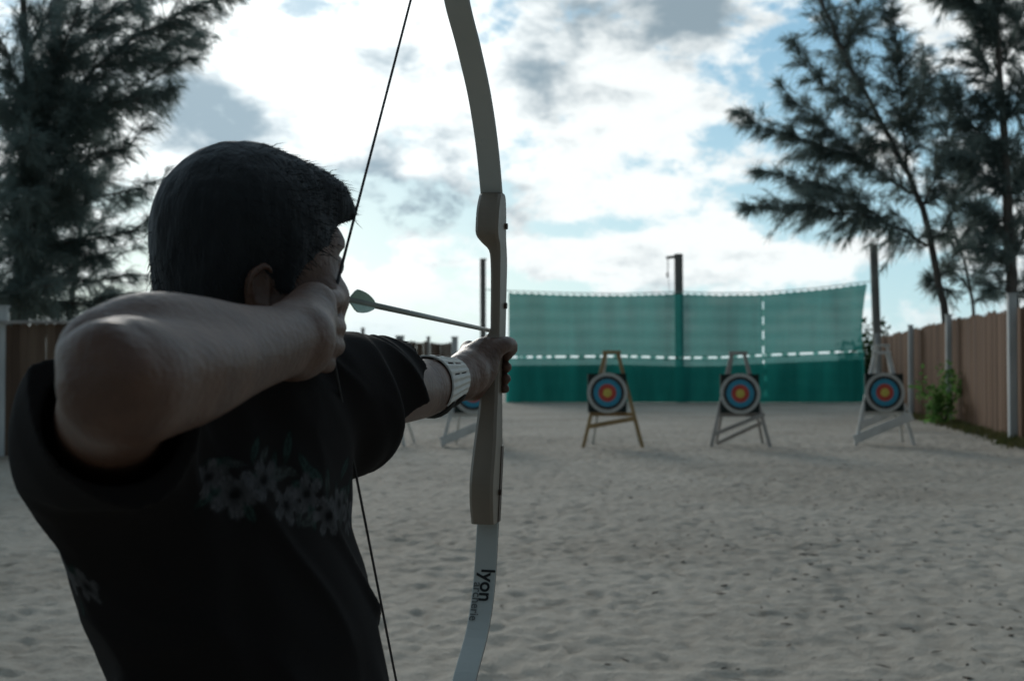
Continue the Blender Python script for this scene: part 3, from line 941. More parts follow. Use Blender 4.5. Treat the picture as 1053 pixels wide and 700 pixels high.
def tree(name, label, trunk, limbs, depth, seed, mtl, radius=.16, dens=1.0, tw=.03, l=(.22, .5), droop=.55, spread=.5, group='feathery trees around the range', blades=15, sub=1.0, zspread=1.0, wsc=1.0):
    """trunk and limbs are polylines ((px, py), ...) at a depth; each limb carries sub-branches and needle sprays"""
    R = random.Random(seed)
    base = at(trunk[0][0], trunk[0][1], depth); base[2] = 0
    root = thing(name, label, 'tree', tuple(base), 0, group)
    wood = MB(); tp = []; td = []
    def spray(p, d): tp.append(p); td.append(d)

    def poly(pts, dd0=0, dd1=0):
        out = []
        for i, (px, py) in enumerate(pts):
            out.append(Vector(at(px, py, depth + dd0 + (dd1 - dd0) * i / (len(pts) - 1))))
        return out

    def resample(pts, step, wob):
        out = [pts[0]]
        for a, b_ in zip(pts[:-1], pts[1:]):
            n = max(1, int((b_ - a).length / step))
            for k in range(1, n + 1):
                out.append(a.lerp(b_, k / n) + Vector((R.gauss(0, wob), R.gauss(0, wob), R.gauss(0, wob))))
        return out
    T = poly(trunk)
    T = [Vector((T[0].x, T[0].y, -.1))] + T[0:] if T[0].z > .2 else T
    T = resample(T, .5, .02)
    n = len(T); wood.tube(T, [radius * (1 - .85 * i / (n - 1)) + .012 for i in range(n)], 9)
    for lb in limbs:
        pts, dy, w0, r0 = lb[:4]          # polyline, depth drift at the tip, foliage width (m), limb radius
        Lp = resample(poly(pts, lb[4] if len(lb) > 4 else 0, dy), .35, .035)
        n = len(Lp); wood.tube(Lp, [r0 * .7 * (1 - .8 * i / (n - 1)) + .007 for i in range(n)], 6)
        for i in range(1, n):
            t = (Lp[i] - Lp[i - 1]).normalized()
            f = i / (n - 1)
            wd = w0 * wsc * (.35 + 1.0 * math.sin(math.pi * min(1, f * .8 + .22)) )
            for _ in range(max(1, int(3.2 * dens * sub + R.random()))):
                if R.random() < .12: continue
                sd = Vector((R.gauss(0, 1), R.gauss(0, .9) * zspread, R.gauss(0, .8))).normalized()
                d = (t * R.uniform(.5, 1.2) + sd).normalized()
                ln = wd * R.uniform(.35, 1.15)
                p = Lp[i].lerp(Lp[i - 1], R.random())
                q1 = p + d * ln * .5; q2 = p + d * ln + Vector((0, 0, -.18 * ln)) + t * ln * .2
                wood.tube([p, q1, q2], [.014, .009, .004], 4, False)
                m_ = max(2, int(ln / .16 * dens))
                for k in range(m_):
                    u = (k + R.random()) / m_
                    if R.random() < .08: continue
                    c = (p.lerp(q1, u * 2) if u < .5 else q1.lerp(q2, u * 2 - 1))
                    spray(c, (d + t * .5))
    wd_ = wood.build('trunk', M['bark'], None, True); keep(wd_, root)
    V, Fc = tufts(tp, td, blades, l[0], l[1], tw, droop, spread, seed)
    cr = mesh_obj('crown', V, Fc, mtl); keep(cr, root)
    return root


# the open leaning tree on the right
tree('casuarina_tree', 'leaning feathery tree with open branches reaching left over the net', [(973, 330), (960, 262), (949, 214), (934, 180), (910, 131), (888, 92), (866, 53), (842, -5), (830, -50)], [
    ([(954, 253), (930, 238), (905, 226), (870, 219), (837, 212), (800, 214), (766, 210)], -1.5, .85, .07),
    ([(905, 226), (880, 205), (840, 190), (800, 180), (776, 176)], 1.0, .65, .035, -.3),
    ([(938, 200), (912, 183), (886, 165), (850, 152), (813, 140), (785, 130), (757, 112)], 1.5, .85, .06),
    ([(886, 165), (860, 140), (835, 120), (812, 100), (800, 85)], .2, .6, .035, .7),
    ([(910, 131), (885, 110), (862, 95), (840, 84), (812, 40)], -1, .65, .045),
    ([(890, 98), (870, 60), (850, 30), (838, -10)], .5, .75, .045),
    ([(866, 53), (880, 30), (884, 5), (882, -30)], 1, .55, .035),
    ([(934, 180), (928, 140), (927, 97), (922, 50), (918, 10), (915, -20)], -1, .75, .05),
    ([(928, 140), (945, 110), (952, 80), (950, 50)], .8, .6, .03, -.4),
    ([(949, 214), (962, 180), (973, 146), (976, 110), (975, 88)], 1, .75, .05),
    ([(954, 250), (975, 230), (985, 200), (992, 165)], -.8, .6, .04),
    ([(920, 150), (900, 145), (885, 130)], .8, .5, .03),
    ([(965, 285), (985, 262), (1000, 245)], .5, .45, .03),
    ([(966, 292), (975, 300), (955, 285)], .5, .3, .02),
], 42, 21, M['needles'], .15, .95, .019, (.22, .55), .85, .55, blades=15, sub=2.2, wsc=1.2)
tree('casuarina_tree', 'thin young feathery tree between the leaning tree and the dark edge tree', [(1003, 330), (996, 290), (986, 250), (975, 215), (968, 180)], [
    ([(998, 300), (985, 285), (968, 270)], .5, .45, .03), ([(996, 290), (1010, 270), (1020, 240)], -.5, .55, .03),
    ([(990, 262), (975, 245), (960, 235)], .5, .45, .03), ([(986, 250), (1003, 225), (1010, 200)], .5, .55, .03),
    ([(978, 220), (985, 195), (988, 170)], .3, .5, .03), ([(1000, 312), (1015, 305), (1030, 300)], .3, .45, .03),
], 44, 22, M['needles'], .08, 1.0, .019, (.22, .5), .8, .55, blades=15, sub=1.5, wsc=1.2)
tree('casuarina_tree', 'dense dark feathery tree cut by the right edge of the photo', [(1043, 330), (1038, 250), (1034, 170), (1030, 90), (1024, 20), (1018, -60)], [
    ([(1036, 200), (1015, 180), (996, 165), (978, 160)], -1, .8, .06), ([(1034, 170), (1010, 140), (990, 118), (972, 92)], 1, .8, .06),
    ([(1032, 130), (1015, 110), (1000, 95)], .5, .7, .05), ([(1030, 90), (1010, 60), (1000, 20), (985, -10)], .5, .8, .05),
    ([(1026, 50), (1005, 15), (985, 0), (965, -8)], -.5, .7, .05), ([(1038, 240), (1015, 225), (1003, 210)], 1, .8, .05),
    ([(1040, 280), (1020, 262), (1008, 250)], -1, .75, .05), ([(1042, 300), (1020, 295), (1006, 290)], .5, .7, .05),
    ([(1036, 210), (1050, 180), (1065, 150)], 1, .9, .05), ([(1032, 130), (1050, 100), (1068, 70)], -1, .9, .05),
    ([(1028, 70), (1045, 30), (1060, -10)], 1, .9, .05), ([(1040, 270), (1055, 240), (1070, 220)], .5, .9, .05),
    ([(1042, 305), (1060, 290), (1075, 280)], .5, .8, .05), ([(1024, 20), (1035, -20), (1045, -50)], .5, .8, .05),
    ([(1026, 40), (1010, -10), (1002, -45)], .5, .8, .05), ([(1034, 190), (1020, 150), (1012, 130)], 0, .8, .05),
    ([(1036, 240), (1030, 225), (1018, 240)], 0, .8, .05),
], 40, 23, M['needles_dark'], .24, 1.1, .022, (.22, .55), .75, .6, blades=17, sub=1.5, wsc=1.15)

# the big dense tree on the left, nearer
KM = dict(l=(.16, .38), droop=.7, spread=.45)
tree('casuarina_tree', 'huge dense feathery tree filling the upper left corner behind the fence', [(18, 345), (22, 280), (28, 200), (30, 120), (26, 40), (20, -60)], [
    ([(28, 170), (60, 120), (100, 70), (150, 30), (205, 5), (238, -8)], -.8, .62, .06),
    ([(27, 130), (55, 75), (95, 30), (140, -5), (190, -25)], .8, .65, .06),
    ([(28, 190), (70, 150), (110, 115), (150, 85), (195, 62)], .6, .55, .05),
    ([(60, 130), (105, 105), (145, 100), (180, 90)], -.9, .5, .03),
    ([(100, 70), (140, 62), (175, 50), (215, 35)], 1.2, .5, .03),
    ([(26, 215), (60, 190), (95, 165), (128, 150), (148, 130)], -.6, .5, .05),
    ([(25, 235), (60, 222), (100, 205), (135, 195), (168, 182)], .8, .50, .05),
    ([(24, 255), (65, 250), (105, 245), (135, 235), (155, 222)], -.8, .42, .045),
    ([(22, 285), (60, 285), (95, 288), (130, 285), (160, 282)], .6, .34, .04),
    ([(20, 305), (55, 308), (90, 312), (130, 305)], -.3, .30, .035),
    ([(27, 160), (5, 120), (-20, 80)], .6, .7, .05), ([(26, 100), (5, 50), (-20, 10)], -.6, .7, .05),
    ([(26, 60), (45, 20), (70, -15)], .6, .65, .05), ([(27, 110), (60, 60), (85, 5)], -1, .6, .05),
    ([(25, 225), (5, 200), (-20, 180)], .6, .65, .05), ([(23, 270), (5, 250), (-20, 240)], .6, .6, .05),
    ([(26, 190), (48, 165), (70, 130), (82, 95)], -1.0, .65, .04), ([(25, 215), (50, 195), (80, 180)], -1.4, .6, .04),
    ([(25, 250), (45, 230), (70, 215), (90, 212)], 1.6, .5, .04), ([(24, 275), (45, 262), (75, 262)], 1.4, .45, .04),
    ([(22, 300), (5, 290), (-20, 285)], .5, .5, .04), ([(22, 310), (40, 318), (65, 322)], 1.0, .35, .03),
    ([(24, 250), (22, 225), (30, 195)], -2.2, .6, .03), ([(24, 290), (28, 270), (20, 245)], -2.0, .55, .03), ([(22, 315), (35, 300), (55, 292)], -2.0, .45, .03),
    ([(26, 200), (18, 170), (30, 140)], -2.2, .6, .03), ([(24, 300), (10, 300), (-5, 310)], -1.8, .5, .03), ([(60, 285), (80, 265), (110, 262)], -.5, .4, .02),
    ([(27, 140), (48, 100), (60, 50)], 1.4, .65, .04), ([(27, 150), (38, 110), (30, 60)], -1.4, .65, .04),
], 24, 31, M['needles_dark'], .2, 1.2, .0115, blades=16, sub=2.4, wsc=1.25, **KM)
tree('casuarina_tree', 'second feathery tree just behind the big left one, lower and looser', [(72, 340), (76, 300), (82, 250), (88, 200), (92, 150)], [
    ([(76, 300), (100, 280), (125, 262), (148, 255)], .5, .42, .03), ([(78, 280), (55, 262), (35, 250)], -.5, .5, .03),
    ([(82, 250), (105, 225), (125, 205), (140, 200)], .5, .42, .03), ([(84, 235), (65, 210), (50, 190)], .5, .5, .03),
    ([(88, 205), (105, 180), (120, 165)], -.5, .42, .03), ([(90, 190), (75, 165), (70, 140)], .5, .5, .03),
    ([(75, 315), (105, 305), (140, 305)], .5, .28, .03), ([(74, 318), (50, 312), (30, 310)], .5, .35, .03),
    ([(91, 160), (98, 130), (102, 105)], .3, .4, .03),
], 27, 33, M['needles_dark'], .09, 1.0, .011, blades=15, sub=1.9, wsc=1.2, **KM)


# ------------------------------------------------------------------ small plants
def bush(name, label, c, rad, n, size, m, seed, cat='bush', stems=8):
    r = np.random.default_rng(seed)
    root = thing(name, label, cat, (c[0], c[1], 0))
    cl = r.normal(0, .5, (max(6, n // 60), 3)) * rad; cl[:, 2] = np.abs(cl[:, 2])
    P = cl[r.integers(0, len(cl), n)] + r.normal(0, .16, (n, 3)) * rad
    P[:, 2] = np.clip(P[:, 2] + c[2], .05, None)
    P[:, 0] += c[0]; P[:, 1] += c[1]
    d = r.normal(0, 1, (n, 3)); d /= np.linalg.norm(d, axis=1)[:, None]
    s_ = np.cross(d, r.normal(0, 1, (n, 3))); s_ /= np.linalg.norm(s_, axis=1)[:, None]
    L = (size * r.uniform(.6, 1.3, n))[:, None]
    V = np.stack([P, P + d * L * .5 + s_ * L * .28, P + d * L, P + d * L * .5 - s_ * L * .28], 1).reshape(-1, 3)
    Fc = np.arange(n * 4).reshape(-1, 4)
    keep(mesh_obj('foliage', V, Fc, m), root)
    mb = MB()
    for k in range(stems):
        q = cl[k % len(cl)]
        mb.tube([(c[0], c[1], 0), (c[0] + q[0] * .5, c[1] + q[1] * .5, (c[2] + q[2]) * .6), (c[0] + q[0], c[1] + q[1], c[2] + q[2])], [.02, .014, .006], 5)
    keep(mb.build('stem', M['bark']), root)
    return root


bush('climbing_plant', 'bright green leafy plant growing up the right fence around a white post', (11.05, 31.0, .25), np.array([.55, .25, 1.15]), 560, .16, M['leaf'], 5, 'plant')
bush('round_bush', 'grey green bush showing in the gap between the net and the right fence', (18.6, 62, .6), np.array([1.2, 1.0, 2.3]), 2600, .3, M['bush'], 6)


def ground_growth():
    r = np.random.default_rng(9)
    n = 5200
    u = r.random(n); y = 22 + u * 19
    xs = np.interp(y, [19, 24, 31.7, 36.1, 41.6], [8.9, 9.97, 11.55, 12.0, 12.6])
    keepm = noise2(y * 1.3, y * 0, 77) + r.random(n) * .5 > .55
    x = xs - np.abs(r.normal(0, .22, n)) + .05
    y = y[keepm]; x = x[keepm]; n = len(x)
    P = np.stack([x, y, np.full(n, -.02)], 1)
    d = np.stack([r.normal(0, .4, n), r.normal(0, .4, n), np.ones(n)], 1)
    L = r.uniform(.06, .2, n)[:, None]; a = r.uniform(0, 6.28, n)
    s_ = np.stack([np.cos(a), np.sin(a), 0 * a], 1) * .018
    V = np.stack([P - s_, P + s_, P + d * L], 1).reshape(-1, 3)
    o = mesh_obj('grass', V, np.arange(3 * n).reshape(-1, 3), M['grass'])
    tag(o, 'short green and straw coloured grass along the foot of the right fence', 'grass', kind='stuff')


ground_growth()

# ------------------------------------------------------------------ the bow
P0 = at(345, 305, 1.07); P1 = at(505, 338, 1.758)
DD = nrm(P1 - P0)
UU = np.array([.02, 0, 1.0]); UU = nrm(UU - DD * UU.dot(DD)); NN = np.cross(DD, UU)
SPAN = float(np.linalg.norm(P1 - P0))


def bp(u, w, n=0.0):
    return P0 + DD * u + UU * w + NN * n


def loft(rows, name, m, parent, smooth=False, closed=True):
    """rows of equal-length point loops"""
    n = len(rows[0]); V = [p for r in rows for p in r]; Fc = []
    for i in range(len(rows) - 1):
        for k in range(n):
            Fc.append((i * n + k, i * n + (k + 1) % n, (i + 1) * n + (k + 1) % n, (i + 1) * n + k))
    Fc.append(tuple(range(n - 1, -1, -1))); Fc.append(tuple(range((len(rows) - 1) * n, len(rows) * n)))
    o = mesh_obj(name, V, Fc, m, None, smooth)
    if parent: keep(o, parent)
    return o


def build_bow():
    root = thing('recurve_bow', 'wooden recurve bow with pale grey limbs drawn by the archer', 'bow', tuple(bp(.70, -.05)))
    up = catmull([(.698, .165), (.683, .193), (.643, .256), (.586, .313), (.513, .360), (.436, .402), (.402, .452), (.392, .52), (.404, .59), (.432, .65), (.468, .69), (.485, .705)], 6)
    dn = catmull([(.712, -.250), (.708, -.279), (.690, -.366), (.648, -.426), (.566, -.478), (.505, -.540), (.468, -.60), (.448, -.65), (.447, -.695), (.462, -.725)], 6)

    def limb(c, sgn):
        rows = []; N_ = len(c)
        for i, (u, w) in enumerate(c):
            t = nrm(np.array(c[min(i + 1, N_ - 1)]) - np.array(c[max(i - 1, 0)]))
            nb = np.array([-t[1], t[0]]) * sgn        # towards the archer
            if nb[0] > 0 and i < 30: nb = -nb
            f = i / (N_ - 1)
            hw = (.0160 if f < .55 else .0160 - (.0160 - .0085) * (f - .55) / .45)
            th = .0075 - .0035 * f
            q = []
            for (a, b_) in ((-hw, .5), (-hw + .0012, 1), (hw - .0012, 1), (hw, .5), (hw, -.5), (hw - .0012, -1), (-hw + .0012, -1), (-hw, -.5)):
                e = nb * b_ * th / 2
                q.append(bp(u + e[0], w + e[1], a))
            rows.append(q)
        o = loft(rows, 'limb', M['limb'], root)
        o.data.materials.append(M['limb_edge'])
        k = 0
        for p in o.data.polygons:
            if len(p.vertices) == 4 and (k % 8) in (3, 7): p.material_index = 1
            k += 1
        return o
    limb(up, 1)
    low = limb(dn, -1)

    # lettering printed along the lower limb, reading downwards
    def letter(txt, size, s0, off, m, name, bold=0.0):
        cu = bpy.data.curves.new(name, 'FONT'); cu.body = txt; cu.size = size; cu.offset = bold; cu.resolution_u = 4
        to = bpy.data.objects.new('text_tmp', cu); COL.objects.link(to)
        dg = bpy.context.evaluated_depsgraph_get()
        me = bpy.data.meshes.new_from_object(to.evaluated_get(dg))
        bpy.data.objects.remove(to)
        cc = np.array(dn); seg = np.concatenate([[0], np.cumsum(np.linalg.norm(np.diff(cc, axis=0), axis=1))])
        n = len(me.vertices); v = np.zeros(n * 3, np.float32); me.vertices.foreach_get('co', v); v = v.reshape(-1, 3)
        s_ = s0 + v[:, 0]
        u = np.interp(s_, seg, cc[:, 0]); w = np.interp(s_, seg, cc[:, 1])
        u2 = np.interp(s_ + .004, seg, cc[:, 0]); w2 = np.interp(s_ + .004, seg, cc[:, 1])
        tx = (u2 - u) / .004; tw = (w2 - w) / .004
        nx_, nw = tw, -tx                                # belly side
        sg = np.where(nx_ > 0, -1, 1); nx_ = nx_ * sg; nw = nw * sg
        hgt = .0042
        W = np.stack([bp(u[i] + nx_[i] * hgt, w[i] + nw[i] * hgt, off + v[i, 1]) for i in range(n)])
        me.vertices.foreach_set('co', W.astype(np.float32).ravel()); me.update()
        me.materials.append(m)
        o = bpy.data.objects.new(name, me); COL.objects.link(o)
        low_inv = Matrix.Translation(root.location).inverted()
        o.parent = low; o.matrix_parent_inverse = low_inv @ Matrix.Identity(4) if False else Matrix.Identity(4)
    letter('lyon', .0285, .098, -.0045, M['ink'], 'lettering', .0006)
    letter('archerie', .0180, .118, -.0140, M['ink_soft'], 'lettering', .0002)

    # riser: belly offset u0, back offset u1, left and right half widths
    K = [  # w, u_belly, u_back, left, right
        (.196, .678, .705, -.0155, .0155), (.190, .668, .712, -.0160, .0160), (.170, .655, .716, -.0165, .0165), (.148, .650, .718, -.0165, .0165),
        (.132, .652, .720, -.0160, .0165), (.122, .664, .724, -.0100, .0165), (.112, .672, .730, -.0010, .0160), (.095, .678, .736, .0008, .0155), (.060, .682, .738, .0012, .0150),
        (.020, .684, .738, .0012, .0150), (-.004, .684, .738, .0008, .0150), (-.012, .682, .738, -.0080, .0150), (-.020, .678, .738, -.0135, .0140),
        (-.035, .690, .735, -.0130, .0130), (-.055, .696, .732, -.0125, .0125), (-.080, .694, .732, -.0125, .0125), (-.105, .688, .732, -.0135, .0135),
        (-.130, .680, .730, -.0145, .0145), (-.160, .670, .726, -.0160, .0160), (-.190, .660, .722, -.0170, .0165), (-.220, .652, .718, -.0175, .0165),
        (-.250, .654, .714, -.0170, .0165), (-.279, .664, .712, -.0160, .0160)]
    K = catmull(K, 3)
    rows = []
    for w, u0, u1, l, r in K:
        c = min(.004, (r - l) * .2)
        pr = [(u0, l + c), (u0, r - c), (u0 + c, r), (u1 - c, r), (u1, r - c), (u1, l + c), (u1 - c, l), (u0 + c, l)]
        rows.append([bp(u, w, n) for u, n in pr])
    ri = loft(rows, 'riser', [M['riser']], root)
    # dark laminate down the back of the riser and the small fittings
    rows = []
    for w, u0, u1, l, r in K:
        if w < -.16: rows.append([bp(u1 - .014, w, r - .002), bp(u1 - .014, w, r + .0012), bp(u1 + .002, w, r + .0012), bp(u1 + .002, w, l - .001), bp(u1 - .001, w, l - .001), bp(u1 - .001, w, r - .002)])
    loft(rows, 'laminate_strip', M['riser_dark'], root)
    for (u, w, n) in ((.706, .150, .0155), (.700, -.236, .0160), (.722, .035, .0140)):
        mb = MB(); a = bp(u, w, n); mb.tube([a, a + NN * .0045], .0045, 10)
        keep(mb.build('screw', M['riser_dark']), root)
    mb = MB(); mb.box(bp(.69, -.2795, 0), (.034, .03, .002)); 
    # string: tip, index finger, ring finger, tip
    F1 = at(344.5, 300, 1.066); F2 = at(341.5, 362, 1.062)
    top = bp(.475, .700); bot = bp(.455, -.722)
    mb = MB()
    mb.tube([top + UU * .0 + DD * .02, top, Vector(top).lerp(Vector(F1), .93), F1, F2, Vector(bot).lerp(Vector(F2), .93), bot, bot + DD * .02],
            [.0016, .0013, .0013, .0017, .0017, .0013, .0013, .0016], 8)
    keep(mb.build('bow_string', M['string']), root)
    # serving wraps
    return root


build_bow()


def build_arrow():
    a = P0 + DD * -.004 + NN * -.001; e = bp(SPAN + .05, -.002, -.0055)
    dr = nrm(e - a)
    root = thing('arrow', 'dark green shafted arrow with a rounded pale green vane, nocked on the string', 'arrow', tuple(a))
    mb = MB(); mb.tube([a + dr * .012, e], .0031, 12); keep(mb.build('shaft', M['arrow'], None, True), root)
    mb = MB(); mb.tube([a - dr * .003, a + dr * .004, a + dr * .014, a + dr * .018], [.003, .0042, .0036, .0032], 10); keep(mb.build('nock', M['fletch'], None, True), root)
    mb = MB(); mb.tube([e, e + dr * .012, e + dr * .024], [.0033, .0033, .0008], 12); keep(mb.build('point', M['riser_dark'], None, True), root)
    up = nrm(UU - dr * UU.dot(dr)); sd = np.cross(dr, up)
    for ang in (25, 155, 270):
        r_ = up * math.cos(math.radians(ang - 90 + 90)) + sd * math.sin(math.radians(ang))
        V = []; n = 14
        nn = np.cross(dr, r_) * .0006
        prof = []
        for i in range(n + 1):
            t = i / n; s_ = .046 + .080 * t
            hgt = .0028 + .0088 * (math.sin(math.pi * min(1, (1 - t) * .62 + .0)) ** .8 if t > 0 else 0) * (1 if t > .12 else (t / .12) ** .5)
            prof.append((s_, hgt))
        for s_, hgt in prof:
            c = a + dr * s_
            V += [c + r_ * .0025 + nn, c + r_ * hgt + nn, c + r_ * hgt - nn, c + r_ * .0025 - nn]
        Fc = []
        for i in range(n):
            for k in range(4): Fc.append((i * 4 + k, i * 4 + (k + 1) % 4, i * 4 + 4 + (k + 1) % 4, i * 4 + 4 + k))
        keep(mesh_obj('vane', V, Fc, M['fletch']), root)


build_arrow()

# ------------------------------------------------------------------ the archer
HF = nrm([.735, .678, -.04]); HR = nrm(np.cross(HF, [0, 0, 1])); HU = np.cross(HR, HF)
HC = np.array([-.2325, 1.092, 1.545])


def hp(f, r, u):
    return HC + HF * (f * (.76 if f > 0 else 1)) + HR * r + HU * u


S_R = np.array([-.310, .925, 1.392]); E_R = np.array([-.216, .688, 1.4500]); W_R = at(303, 350, .940)
S_L = np.array([-.165, 1.190, 1.427]); E_L = at(424, 402, 1.46); W_L = at(474, 388, 1.675)
SV = nrm([.49, .87, 0]); NV = nrm([.87, -.49, 0])
TZ = [.86, .95, 1.05, 1.176, 1.218, 1.26, 1.303, 1.345, 1.39, 1.425, 1.45]
TX = [-.208, -.208, -.215, -.226, -.235, -.248, -.262, -.265, -.258, -.246, -.244]
TY = [1.06, 1.06, 1.06, 1.06, 1.06, 1.06, 1.06, 1.06, 1.07, 1.07, 1.07]
TA = [.142, .150, .128, .112, .113, .116, .118, .117, .114, .086, .060]
TB = [.100, .102, .090, .084, .086, .088, .088, .085, .074, .060, .050]


def build_person():
    gz = float(sand_height(np.array([-.2]), np.array([1.08]))[0][0])
    root = thing('person', 'young dark haired archer in a black floral t-shirt drawing a bow, seen from behind', 'person', (-.22, 1.07, gz))
    B = Field((-.58, .48, -.06), (.13, 1.88, 1.70), .0033)
    B.column(TZ, TX, TY, [a - .008 for a in TA], [b_ - .008 for b_ in TB], SV, NV, k=.0)
    # legs
    for (hx, hy, kx, ky, ax, ay) in ((-.265, .985, -.285, .90, -.305, .825), (-.175, 1.135, -.150, 1.23, -.130, 1.32)):
        B.cone((hx, hy, .90), (kx, ky, .50), .085, .056, .03); B.cone((kx, ky, .50), (kx * .6 + ax * .4, ky * .6 + ay * .4, .36), .054, .052, .02)
        B.cone((kx * .6 + ax * .4, ky * .6 + ay * .4, .36), (ax, ay, .09), .052, .036, .02)
        B.cone((ax, ay, .05), (ax + .13, ay - .01, .025), .036, .030, .02)
    # neck, shoulders
    B.cone(hp(-.035, 0, -.07), (-.248, 1.07, 1.40), .056, .062, .02)
    B.cone((-.248, 1.07, 1.425), S_R + [0, 0, .0], .036, .042, .02)
    B.cone((-.248, 1.07, 1.425), S_L + [0, 0, -.004], .036, .040, .02)
    # right arm (drawing arm), elbow towards the camera
    f = W_R - E_R
    EJ = at(127, 393, .690)                       # elbow joint, lowest and nearest point of the arm
    B.chain([S_R, S_R * .5 + EJ * .5 + [0, 0, .006], EJ], (.042, .036, .0330), .03)
    B.chain([EJ, EJ + (W_R - EJ) * .3 + [.0, 0, -.004], EJ + (W_R - EJ) * .65, W_R], (.0330, .032, .0275, .0240), .014, flat=(nrm([0, .1, 1]), 1.08))
    B.chain([at(114, 368, .735), at(152, 353, .760), at(205, 350, .810), at(252, 350, .870), W_R], (.032, .0325, .0295, .0245, .0215), .008)      # outer forearm muscle
    B.chain([EJ + [-.022, -.006, .016], EJ + [-.002, -.024, .022], EJ + [.012, -.026, .006]], (.0125, .012, .0105), .008)     # point of the elbow
    B.chain([EJ + [.012, -.026, .006], EJ + f * .28 + [.022, -.022, .006], EJ + f * .6 + [.018, -.013, .006], W_R + [.012, -.010, .008]], (.010, .009, .008, .0075), .016)   # ulna edge
    B.cone(W_R + [.014, -.012, .004], W_R + [.012, -.002, .004], .0075, .0075, .012)        # wrist bone
    # left arm (bow arm)
    g = W_L - E_L
    B.chain([S_L, S_L * .5 + E_L * .5, E_L, E_L + g * .25, E_L + g * .6, W_L], (.040, .037, .0330, .0335, .0270, .0215), .02, flat=((0, 0, 1), 1.08))

    # ---- right hand: back of the hand to the camera, three fingers hooked on the string
    kn = [at(322, 312, 1.005), at(325, 330, 1.000), at(323, 350, .998), at(316, 368, .998)]   # knuckles: index .. little
    for k_ in kn:
        B.cone(W_R, k_, .021, .0125, .018)
    B.cone(W_R + (kn[0] - W_R) * .3, kn[0], .019, .0135, .015); B.cone(kn[0], kn[3], .0125, .0115, .012)
    pip = [at(342, 312, 1.045), at(344.0, 333, 1.045), at(343, 352, 1.043), at(335, 370, 1.035)]
    dip = [at(341, 311, 1.076), at(343.0, 332, 1.078), at(341.5, 352, 1.076), at(331, 370, 1.060)]
    tip = [at(327, 311, 1.081), at(329, 331, 1.084), at(327, 351, 1.081), at(317, 369, 1.058)]
    rr = [(.0112, .0092, .0086, .0074), (.0116, .0098, .0088, .0076), (.0118, .0095, .0086, .0074), (.0108, .0086, .0078, .0068)]
    # the arrow lies between the first two fingers, so the index sits a touch higher
    for i in range(4):
        off = np.array([0, 0, .0035 if i == 0 else -.003])
        B.chain([kn[i], pip[i] + off, dip[i] + off, tip[i] + off], rr[i], .0035)
        B.ell(kn[i] + [.004, -.004, .002], np.eye(3), (.010, .010, .009), .010)
    B.chain([W_R + [-.012, .02, .0], at(304, 324, .985), at(314, 320, 1.04), at(320, 322, 1.07)], (.018, .0145, .0115, .0085), .012)   # thumb under the jaw

    # ---- left hand on the grip
    gc = bp(.712, -.055)                                    # grip centre
    def gp(u, w, n): return bp(.712 + u, w, n)
    heel = gp(-.038, -.055, -.012)
    B.cone(W_L, heel, .0245, .021, .02, flat=((0, 0, 1), 1.25))
    mc = [gp(-.004, -.030, -.034), gp(-.003, -.049, -.036), gp(-.005, -.068, -.035), gp(-.010, -.086, -.031)]
    for m_ in mc: B.cone(W_L + (heel - W_L) * .35, m_, .021, .0125, .018)
    B.cone(gp(-.035, -.028, -.004), gp(-.045, -.052, -.014), .014, .021, .02)     # web at the throat of the grip
    B.cone(gp(-.040, -.055, -.006), gp(-.038, -.088, -.020), .019, .015, .02)     # heel of the palm
    p1 = [gp(.030, -.028, -.028), gp(.034, -.048, -.030), gp(.032, -.068, -.029), gp(.026, -.086, -.026)]
    p2 = [gp(.034, -.034, .000), gp(.037, -.052, .000), gp(.036, -.070, .000), gp(.032, -.087, -.001)]
    p3 = [gp(.016, -.038, .0190), gp(.016, -.055, .0195), gp(.015, -.072, .0190), gp(.014, -.087, .0180)]
    for i in range(4):
        B.chain([mc[i], p1[i], p2[i], p3[i]], [a * .97 for a in rr[i]], .005)
    th = [gp(-.046, -.040, -.006), gp(-.022, -.024, .019), gp(.008, -.022, .0245), gp(.026, -.028, .0240)]
    B.chain(th, (.0175, .0125, .0105, .0090), .012)

    # ---- head
    B.ell(hp(-.010, 0, .022), (HF, HR, HU), (.078, .067, .077), .0)
    B.ell(hp(.018, 0, -.028), (HF, HR, HU), (.062, .062, .074), .03)
    B.cone(hp(.035, -.022, -.085), hp(.035, .022, -.085), .026, .026, .03)        # jaw
    B.cone(hp(-.01, -.048, -.060), hp(.05, -.018, -.092), .018, .016, .02); B.cone(hp(-.01, .048, -.060), hp(.05, .018, -.092), .018, .016, .02)
    B.cone(hp(.070, 0, -.098), hp(.060, 0, -.090), .015, .018, .015)              # chin
    B.cone(hp(.080, -.028, .020), hp(.080, .028, .020), .009, .009, .03)          # brow
    for s_ in (-1, 1):
        B.ell(hp(.094, s_ * .031, .001), (HF, HR, HU), (.014, .017, .012), .012, True)
        B.ell(hp(.062, s_ * .042, -.030), (HF, HR, HU), (.022, .018, .018), .02)  # cheekbone
        B.ell(hp(.0775, s_ * .031, .001), (HF, HR, HU), (.0135, .0145, .0115), .003)  # lids
        e = hp(-.034, s_ * .064, -.031); E = (HF * .95 + HU * .2, HU, HR)
        B.ell(e, (HF, HR, HU), (.013, .006, .022), .004)                        # ear
        B.ell(e + HR * s_ * .006 + HF * .003 + HU * .004, (HF, HR, HU), (.0085, .0052, .016), .003, True)
        B.ell(hp(-.030, s_ * .065, -.049), (HF, HR, HU), (.009, .006, .010), .004)
    for s_ in (-1, 1):
        B.chain([hp(-.026, s_ * .072, -.015), hp(-.034, s_ * .074, -.011), hp(-.044, s_ * .073, -.019), hp(-.045, s_ * .071, -.031), hp(-.040, s_ * .068, -.044)], (.0026, .0032, .0034, .003, .0026), .0025)
